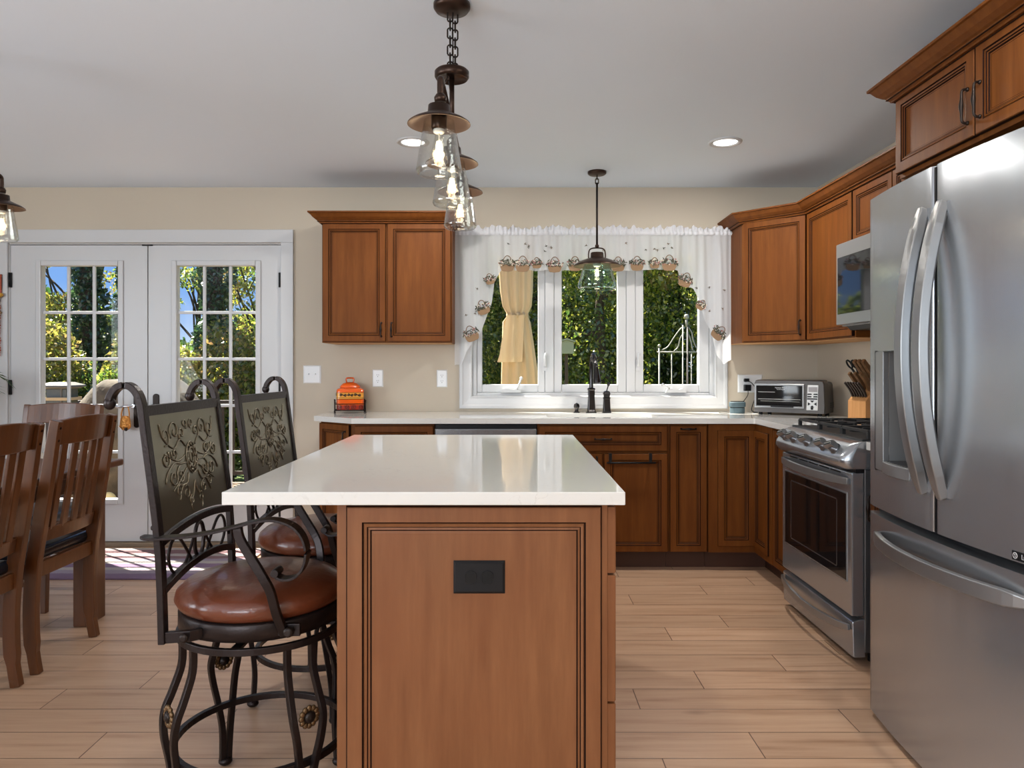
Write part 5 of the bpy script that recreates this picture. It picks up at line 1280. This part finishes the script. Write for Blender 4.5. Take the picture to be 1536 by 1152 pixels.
def basket(x, z, w, ang, bleached=False):
    m_ = MB(); y = fold_y(x, z)
    y = min(fold_y(x+d, z) for d in (-.04, -.02, 0, .02, .04))-.003
    m_.T = TV @ Matrix.Translation((x, y, z)) @ Matrix.Rotation(ang, 4, 'Y')
    w_, h_ = w*.54, w*.5
    m_.prism([(-w_*.62, -h_), (0, -h_*1.06), (w_*.62, -h_*.98), (w_*.80, -h_*.8), (w_*.93, -.35*h_), (w_*.92, .02*h_), (0, -.06*h_), (-w_*.92, .04*h_), (-w_*.94, -.4*h_), (-w_*.80, -.82*h_)], -.0035, 0, 'wicker', 'y')
    m_.tube([(w_*.62*cos(a), -.003, .002+w*.60*sin(a)) for a in np.linspace(.05, pi-.05, 12)], .0028, 'wickerd', 5)
    r = random.Random(int(x*1000+z*100))
    for k in range(64):
        a, b = r.uniform(-w_*1.15, w_*1.15), r.uniform(-.008, w*.36)
        if abs(a) > w_*.9 and b > w*.25: continue
        c = r.choice(['flgreen', 'flgreen', 'flpink', 'flwhite', 'flgreen']); an = r.uniform(0, pi); L = r.uniform(.007, .014) if c == 'flgreen' else .0055
        wd_ = .0032 if c == 'flgreen' else .0046
        m_.prism([(a+L*cos(an), b+L*sin(an)), (a-wd_*sin(an), b+wd_*cos(an)), (a-L*cos(an), b-L*sin(an)), (a+wd_*sin(an), b-wd_*cos(an))], -.006-r.uniform(0, .002), -.0035, c, 'y')
    return m_.build('embroidered_basket', t)
for px_, pz_, w, an in ((-.022, 1.902, .092, 0), (.080, 1.898, .092, 0), (.174, 1.908, .062, 0), (.294, 1.895, .090, 0), (.428, 1.90, .085, 0), (.715, 1.898, .085, 0), (.842, 1.903, .084, 0), (.958, 1.906, .062, 0), (1.056, 1.906, .092, 0), (1.165, 1.795, .084, .35), (1.268, 1.63, .06, .6), (1.380, 1.442, .085, .75), (-.138, 1.80, .062, -.2), (-.184, 1.612, .085, -.35), (-.262, 1.437, .092, -.35)):
    basket(px_, pz_, w, an)
for i in range(26):
    sp = MB(); sp.T = TV
    r = random.Random(100+i)
    x, z = (r.uniform(-.05, 1.1), r.uniform(1.985, 2.05)) if i < 16 else ((r.uniform(-.33, -.2), r.uniform(1.5, 1.9)) if i < 20 else (r.uniform(1.22, 1.43), r.uniform(1.52, 1.9)))
    for k in range(3):
        an = r.uniform(0, pi); L = .010; y = min(fold_y(x+d, z) for d in (-.012, 0, .012))-.002; a, b = x+r.uniform(-.005, .005), z+r.uniform(-.005, .005)
        sp.prism([(a+L*cos(an), b+L*sin(an)), (a-.0022*sin(an), b+.0022*cos(an)), (a-L*cos(an), b-L*sin(an)), (a+.0022*sin(an), b-.0022*cos(an))], y-.0015, y, 'flgreen' if r.random() < .6 else 'wickerd', 'y')
    sp.build('embroidered_sprig', t)

# ------------------------------------------------------------------ small hanging things at the French doors
t = thing('hanging_ornament', 'amber glass and gold ornament hanging from the left French door handle', 'ornament', (-2.592, 4.898, .951))
lp = MB(); lp.tube(bez([(-.002, .012, .0085), (-.018, 0, -.01), (-.027, -.006, -.05), (-.024, -.006, -.075)], 5)+bez([(.024, -.006, -.075), (.027, -.006, -.05), (.018, 0, -.01), (.004, .012, .0085)], 5), .0045, 'ambergl', 8); lp.build('loop', t)
bd = MB(); bd.loft([[(x*(1+.0), y*.45-.006, z) for x, y in [(w*cos(a), w*sin(a)) for a in [2*pi*i/10 for i in range(10)]]] for w, z in ((.016, -.062), (.032, -.072), (.036, -.10), (.040, -.135), (.030, -.150), (.018, -.158))], 'ambergl', False); bd.build('body', t, .002)
cp = MB(); cp.prism([(-.041, -.132), (-.02, -.156), (-.012, -.152), (-.034, -.128)], -.026, .012, 'chrome', 'y'); cp.ball((.012, -.02, -.152), .012, 'bronzed', 10, 6); cp.build('base_trim', t)
t = thing('door_hanging', 'autumn hanging of ochre bow and rust beads on the left door casing', 'ornament', (-3.465, 4.925, 1.5))
b = MB(); b.box(-.012, .02, -.006, .004, .24, .345, 'bronzed'); b.box(.012, .022, -.009, -.004, .20, .345, 'rust'); b.build('ribbon', t, .002)
b = MB()
for a0, ln in ((2.7, .09), (3.6, .10), (.5, .045), (2.0, .07), (4.3, .08)):
    e_ = Vector((ln*cos(a0), -.015, .195+ln*.6*sin(a0))); b.tube(bez([(0, -.008, .195), tuple(Vector((0, -.03, .195)).lerp(e_, .5)), tuple(e_)], 4), [.010, .013, .015, .016, .016, .015, .013, .010, .006], 'ochre', 8)
b.build('bow', t)
b = MB(); b.ball((.006, -.028, .165), .011, 'plate', 10, 7); b.ball((.008, -.038, .165), .005, 'black', 8, 6); b.build('eye', t)
for x0, z0, z1 in ((.0, .15, -.02), (.012, .14, -.06), (-.012, .12, -.16), (.014, -.08, -.21)):
    s_ = MB(); n_ = int((z0-z1)/.016)
    for k in range(n_): s_.ball((x0+.003*sin(k*1.7), -.012, z0-(k+.5)*(z0-z1)/n_), (.0058, .0058, .0075), 'rust', 8, 5)
    s_.tube([(x0, -.01, z0+.05), (x0, -.012, z1)], .0018, 'rust', 5); s_.build('bead_strand', t)
b = MB(); b.prism([(-.10, .02), (-.04, .10), (-.02, .085), (-.08, .0)], -.012, -.006, 'wicker', 'y'); b.prism([(.006, .105), (.028, .085), (.012, .07), (-.004, .09)], -.014, -.008, 'wicker', 'y'); b.build('husk', t)
# potted palm, mostly outside the frame on the left
t = thing('potted_palm', 'green palm fronds reaching in at the left edge before the door casing', 'plant', (-3.485, 4.28, 0))
MB().lathe([(.10, 0), (.13, .26), (.14, .27), (.14, .30), (.12, .30), (.115, .27), (.0, .26)], 'terracotta', 28).build('pot', t)
st = MB()
for k in range(5): a = k*1.26; st.tube([(.03*cos(a), .03*sin(a), .26), (.05*cos(a), .05*sin(a), .75)], .008, 'frond', 6)
st.build('stem', t)
fr = MB()
for k in range(11):
    a = k*2*pi/11+.12; up_ = .46 if k % 2 else .40; L = .42
    rib = [Vector((L*u*cos(a), L*u*sin(a), .75+up_*sin(u*2.0)-.03*u)) for u in np.linspace(0, 1, 14)]
    fr.tube(rib, .0035, 'frond', 5)
    sd_ = Vector((-sin(a), cos(a), 0))
    for j in range(2, 14):
        for s in (-1, 1):
            p = rib[j]; d = (rib[j]-rib[j-1]).normalized(); ln = .15*(1-.5*abs(j/13-.45)); tip = p+(d*.7+sd_*s*.75).normalized()*ln+Vector((0, 0, -.02)); w_ = d*.006
            b0 = fr.V([p-w_, (p+tip)/2+Vector((0, 0, .006))-w_, tip, (p+tip)/2+Vector((0, 0, .006))+w_*1.4, p+w_]); fr.F((b0, b0+1, b0+2, b0+3, b0+4), 'frond')
fr.build('fronds', t, recalc=False)

# ------------------------------------------------------------------ outdoors
struct(MB().box(-40, 40, BW+.15, 70, -.9, -.62, 'grass').build('ground'))
dk = struct(MB().box(-7, .0, BW+.15, 8.2, -.16, -.08, 'deck').build('deck_floor'))
t = thing('deck_railing', 'dark balustered deck railing seen through the French doors', 'railing', (-3.5, 8.15, -.08))
MB().box(-3.5, 3.5, -.035, .035, .885, .925, 'rail').build('top_rail', t, .004); MB().box(-3.5, 3.5, -.02, .02, .09, .13, 'rail').build('bottom_rail', t)
for x in (-3.45, -1.2, 1.2, 3.45): MB().box(x-.045, x+.045, -.045, .045, 0, .98, 'rail').build('post', t, .004)
for i in range(60):
    x = -3.4+i*.115; MB().box(x-.0125, x+.0125, -.0125, .0125, .11, .89, 'rail').build('baluster', t)
# covered grill
t = thing('grill_cover', 'covered barbecue grill under a wrinkled tan cover outside the French doors', 'grill', (-3.55, 7.0, -.08))
g = MB(); rings = []; rg_ = random.Random(5)
for k, (hw, hd_, z) in enumerate(((.56, .32, .02), (.56, .32, .45), (.54, .31, .86), (.53, .30, .90), (.38, .27, 1.10), (.31, .22, 1.165), (.29, .18, 1.175))):
    ring = []
    for i in range(36):
        a = 2*pi*i/36; c_, s_ = cos(a), sin(a); ex = .35
        wv = 1+.02*sin(7*a+k)+.012*rg_.uniform(-1, 1)
        ring.append((hw*math.copysign(abs(c_)**ex, c_)*wv, hd_*math.copysign(abs(s_)**ex, s_)*wv, z+.006*sin(5*a+k)))
    rings.append(ring)
g.loft(rings, 'cover'); g.build('cover', t)
for x in (-.45, .45): MB().lathe([(.03, 0), (.03, .06)], 'black', 12, (x, 0, 0)).build('wheel', t)
t = thing('patio_lantern', 'grey box lantern with pale lid and tan band outside the left French door', 'lantern', (-4.50, 7.3, -.08))
MB().box(-.14, .14, -.14, .14, 0, .78, 'rail').build('pedestal', t, .006)
MB().box(-.10, .10, -.10, .10, .78, 1.08, 'greybox').build('body', t, .006)
MB().box(-.125, .125, -.125, .125, .965, .995, 'tan').build('band', t, .003)
MB().loft([[(x*k, y*k, z) for x, y in ((-1, -1), (1, -1), (1, 1), (-1, 1))] for k, z in ((.11, 1.08), (.155, 1.10), (.15, 1.115), (.08, 1.145))], 'lidpale', False).build('lid', t)
MB().box(.045, .06, -.108, -.09, .79, 1.08, 'lidpale').build('corner_strip', t)
tag(MB().ball((0, 0, 0), (.075, .075, .09), 'balloon', 20, 14).build('garden_globe', loc=(-3.60, 6.5, .01)), 'pale yellow globe on the deck behind the dining table', 'garden globe')
# gazebo with a tied drape
t = thing('gazebo', 'metal gazebo frame behind the tied tan drape outside the window', 'gazebo', (0, 0, -.62))
for x, y in ((.10, 6.62), (3.7, 6.62), (.10, 9.4), (3.7, 9.4)): MB().box(x-.03, x+.03, y-.03, y+.03, 0, 3.6, 'rail').build('post', t)
for y in (6.62, 9.4): MB().box(.07, 3.73, y-.025, y+.025, 3.58, 3.65, 'rail').build('beam', t)
for x in (.10, 3.7): MB().box(x-.025, x+.025, 6.62, 9.4, 3.58, 3.65, 'rail').build('beam', t)
t = thing('gazebo_drape', 'tan canvas drape tied at mid height outside the left window sash', 'curtain', (.066, 6.5, 1.2))
def drape_ring(hw, z, cx, dpt, n=44, sd_=0): return [(cx+hw*cos(a)*(1+.07*sin(9*a+sd_)), dpt*sin(a)*(1+.42*sin(11*a+sd_*1.3)), z) for a in [2*pi*i/n for i in range(n)]]
d = MB(); d.loft([drape_ring(.155, 1.75, -.02, .055, sd_=0), drape_ring(.15, .95, -.02, .055, sd_=.2), drape_ring(.14, .70, -.015, .055, sd_=.4), drape_ring(.125, .56, -.01, .05, sd_=.5), drape_ring(.085, .48, -.005, .045, sd_=.6), drape_ring(.12, .42, -.015, .05, sd_=.7), drape_ring(.135, .25, -.005, .055, sd_=.9), drape_ring(.155, .0, .01, .06, sd_=1.1), drape_ring(.17, -.25, .02, .065, sd_=1.3), drape_ring(.19, -1.0, .03, .07, sd_=1.6)], 'tan'); d.build('drape', t)
fl = MB(); rings = []
for z, a0, a1 in ((.475, -.10, .055), (.35, -.125, .05), (.22, -.15, .045), (.12, -.165, .04), (.06, -.185, .035)):
    rings.append([(a0+(a1-a0)*k/10, -.075-.012*sin(k*1.3+z*6)-(.02 if z < .2 else 0), z) for k in range(11)])
fl.loft(rings, 'tan', True, False, False); fl.build('flap', t, recalc=False)
tb_ = MB(); tb_.loft([drape_ring(.094, .50, -.005, .056), drape_ring(.096, .455, -.005, .058)], 'tan'); tb_.build('tieback', t)
# metal arbor gate
t = thing('garden_gate', 'pale wrought metal garden gate with curved top outside the right window sash', 'gate', (1.60, 7.0, -.62))
fr = MB()
for x, h in ((-.17, 2.02), (.20, 2.02)): fr.tube([(x, 0, 0), (x, 0, h)], .008, 'whitemetal', 8)
fr.tube([(-.19, 0, 1.98), (.21, 0, 1.98)], .007, 'whitemetal', 8); fr.tube([(-.17, 0, .6), (.20, 0, .6)], .009, 'whitemetal', 8); fr.build('frame', t)
for x in (-.05, .14): MB().tube([(x, 0, .6), (x, 0, 1.98)], .005, 'whitemetal', 6).build('bar', t)
MB().tube([(.055, -.01, 0), (.055, -.01, 2.24)], .007, 'whitemetal', 8).build('post', t); MB().tube([(.10, -.01, 0), (.10, -.01, 2.24)], .009, 'rail', 8).build('post', t)
fn = MB(); fn.ball((.09, -.01, 2.32), .026, 'whitemetal', 12, 8); fn.tube([(.09, -.01, 2.22), (.09, -.01, 2.30)], .012, 'whitemetal', 8); fn.ball((-.17, 0, 2.04), .016, 'whitemetal', 10, 6); fn.build('finial', t)
cv = MB()
for q in ([(-.15, 2.0), (-.09, 2.03), (-.03, 2.12), (.03, 2.2), (.07, 2.22)], [(-.03, 1.99), (.01, 2.03), (.03, 2.11), (.07, 2.17)], [(.10, 2.23), (.14, 2.17), (.16, 2.08), (.20, 2.0)], [(.10, 2.17), (.13, 2.1), (.15, 2.0)]):
    cv.tube(bez([(a, -.005, b) for a, b in q], 5), .006, 'whitemetal', 6)
cv.build('curved_top', t)
t = thing('birdhouse', 'small pale green birdhouse on a post outside the middle window sash', 'birdhouse', (.69, 9.0, -.62))
MB().box(-.02, .02, -.02, .02, 0, 2.01, 'bark').build('post', t)
b = MB(); b.box(-.085, .085, -.07, .07, 2.0, 2.14, 'housebox'); b.build('box', t, .003)
rf = MB(); rf.prism([(-.105, 2.14), (0, 2.17), (.105, 2.14), (.105, 2.155), (0, 2.19), (-.105, 2.155)], -.09, .09, 'housebox', 'y'); rf.prism([(-.085, 2.14), (.085, 2.14), (0, 2.165)], -.07, .07, 'housebox', 'y'); rf.build('roof', t)

# ------------------------------------------------------------------ trees
RNG = np.random.default_rng(11)
def leaf_cloud(name, parent, blobs, n, size, mat):
    """blobs: (cx, cy, cz, rx, ry, rz) local; leaves are small folded diamonds near each blob's shell and inside"""
    vol = np.array([b[3]*b[4]*b[5] for b in blobs])**.67; pick = RNG.choice(len(blobs), n, p=vol/vol.sum()); B = np.array(blobs)[pick]
    d = RNG.normal(size=(n, 3)); d /= np.linalg.norm(d, axis=1)[:, None]; r = RNG.uniform(.35, 1, n)**.45
    C = B[:, :3]+d*B[:, 3:]*r[:, None]
    u = RNG.normal(size=(n, 3)); u[:, 2] -= .5; u /= np.linalg.norm(u, axis=1)[:, None]
    w = RNG.normal(size=(n, 3)); w -= (w*u).sum(1)[:, None]*u; w /= np.linalg.norm(w, axis=1)[:, None]
    s = size*RNG.uniform(.6, 1.35, n)[:, None]; nn = np.cross(u, w)
    V = np.stack([C-u*s*.5, C+w*s*.28+nn*s*.08, C+u*s*.5, C-w*s*.28+nn*s*.08], 1).reshape(-1, 3)
    me = bpy.data.meshes.new(name); me.vertices.add(4*n); me.vertices.foreach_set('co', V.astype(np.float32).ravel())
    me.loops.add(4*n); me.loops.foreach_set('vertex_index', np.arange(4*n, dtype=np.int32)); me.polygons.add(n)
    me.polygons.foreach_set('loop_start', np.arange(0, 4*n, 4, dtype=np.int32))
    me.update(calc_edges=True); me.materials.append(M[mat])
    o = bpy.data.objects.new(name, me); COL.objects.link(o); o.parent = parent; return o
def tree(name, label, cat, loc, trunk_h, tr, blobs, n, size, mat, group, lean=(0, 0), limbs=4):
    t = thing(name, label, cat, loc, 0, group)
    r = random.Random(int(abs(loc[0]*100)+loc[1]*10))
    tk = MB(); tk.tube(bez([(0, 0, 0), (lean[0]*.3, lean[1]*.3, trunk_h*.35), (lean[0]*.7, lean[1]*.7, trunk_h*.7), (lean[0], lean[1], trunk_h)], 4), [tr*(1-.55*i/12) for i in range(13)], 'bark', 9)
    for k in range(limbs):
        z = trunk_h*(.35+.6*k/max(1, limbs)); a = r.uniform(0, 6.28); b = blobs[k % len(blobs)]
        tk.tube(bez([(lean[0]*z/trunk_h, lean[1]*z/trunk_h, z), ((lean[0]*z/trunk_h+b[0])/2+.1*cos(a), (b[1])/2, (z+b[2])/2+.15), (b[0], b[1], b[2])], 4), [tr*.42*(1-.09*i) for i in range(9)], 'bark', 6)
    tk.build('trunk', t)
    leaf_cloud('foliage', t, blobs, n, size, mat); return t
G = -.62
def crown_blobs(seed, w, z0, z1, k=7, d=.9):
    r = random.Random(seed); out = [(0, 0, (z0+z1)/2, w*.8, d, (z1-z0)*.5)]
    for i in range(k): out.append((r.uniform(-w, w), r.uniform(-d, d)*.6, r.uniform(z0, z1), r.uniform(.35, .6)*w, .6*d, r.uniform(.18, .28)*(z1-z0)))
    return out
# the hedge of trees behind the kitchen window
g = 'trees beyond the kitchen window'
WT = [(-.9, 11.5, 'leafg', 'green leafy tree behind the tied drape, at the left of the window'), (.7, 12.3, 'leafd', 'dark green tree behind the drape and birdhouse'), (1.35, 11.0, 'leafg', 'sunny green and yellow tree filling the middle window sash'), (2.75, 12.0, 'leafd', 'dark shaded tree behind the garden gate'), (4.0, 11.2, 'leafg', 'green leafy tree at the far right of the window')]
for i, (x, y, m_, lb) in enumerate(WT):
    tree('leafy_tree', lb, 'tree', (x, y, G), 3.6, .11, crown_blobs(20+i, 1.15, .5, 4.6), 40000, .066, m_, g)
tree('leafy_tree', 'bright yellow-green tree tops above the garden gate', 'tree', (3.3, 10.0, G), 3.3, .06, [(-.95, 0, 3.6, .55, .4, .45), (-.5, .1, 3.9, .5, .4, .4), (-1.15, 0, 3.2, .3, .3, .3)], 2600, .10, 'leafy', g, limbs=3)
for i, (x, y) in enumerate(((-.4, 14), (2.0, 14.5), (4.6, 14.0), (6.2, 12.0))):
    tree('background_tree', ['deep green background tree behind the tied drape', 'deep green background tree behind the middle sash', 'deep green background tree behind the gate', 'deep green background tree beyond the right end of the window'][i], 'tree', (x, y, G), 5, .16, crown_blobs(40+i, 1.6, .6, 6.4), 16000, .12, 'leafd', g)
# ivy-clad trunks and shrubs seen through the French doors
g2 = 'trees beyond the French doors'
def ivy(x, y, lb, w=.30, lean=(0, 0), h=6.6):
    blobs = [(lean[0]*k/13, lean[1]*k/13, .3+k*h/13, w*(.9+.25*sin(k*1.9+x)), w*.8, .42) for k in range(14)]
    return tree('ivy_clad_tree', lb, 'tree', (x, y, G), h, .17, blobs, 13000, .08, 'ivy', g2, lean, 0)
ivy(-6.50, 11.5, 'dark ivy-covered tree trunk behind the left French door', .34, (-.45, 0))
ivy(-4.80, 11.8, 'dark ivy-covered tree trunk in the middle of the right French door', .36)
ivy(-6.45, 12.2, 'second dark ivy-covered trunk at the right of the left French door', .30, (.1, 0))
SH = [(-7.6, 11.0, 'leafg', 1.0, 1.9, 'mid green shrub at the left of the left French door'), (-6.75, 10.6, 'leafy', .8, 2.2, 'golden yellow shrub in the middle of the left French door'), (-6.0, 10.8, 'leafd', .8, 1.7, 'dark shrub beside the left door handle'), (-5.35, 10.6, 'leafy', .55, 2.0, 'yellow-green shrub at the left of the right French door'), (-4.15, 10.8, 'leafy', .75, 2.35, 'bright yellow-leaved shrub at the right of the right French door'), (-4.9, 10.2, 'leafg', .7, 1.4, 'low green shrub behind the deck railing'), (-3.3, 10.6, 'leafg', .8, 2.2, 'green shrub just right of the French doors')]
for i, (x, y, m_, w, h, lb) in enumerate(SH):
    tree('shrub', lb, 'shrub', (x, y, G), h*.8, .05, crown_blobs(60+i, w, .2, h+.3, 6, .55), 12000, .075, m_, g2, limbs=3)
def twiggy(x, y, lb, m_, s):
    r = random.Random(s); blobs = [(r.uniform(-1.0, 1.0), r.uniform(-.4, .4), r.uniform(2.4, 4.6), r.uniform(.2, .42), .3, r.uniform(.12, .25)) for k in range(15)]
    return tree('twiggy_tree', lb, 'tree', (x, y, G), 4.4, .06, blobs, 3000, .07, m_, g2, (.2, 0), 15)
twiggy(-7.5, 12.5, 'thin-leaved tree with bare branches against the sky in the left French door', 'leafy', 1); twiggy(-5.7, 13, 'thin-leaved tree between the two ivy-covered trunks', 'leafg', 2); twiggy(-4.3, 12.6, 'thin-leaved tree against the sky at the right of the right French door', 'leafy', 3)
for i, (x, y) in enumerate(((-10.5, 17), (-8.6, 16.5), (-6.4, 17), (-4.3, 16.4), (-2.2, 16))):
    tree('background_tree', ['leftmost distant tree beyond the French doors', 'distant tree behind the left side of the left French door', 'distant tree behind the meeting stiles of the French doors', 'distant tree behind the right French door', 'distant tree right of the French doors'][i], 'tree', (x, y, G), 2.6, .12, crown_blobs(80+i, 1.5, .3, 3.2), 9000, .16, 'leafg' if i % 2 else 'leafd', g2)
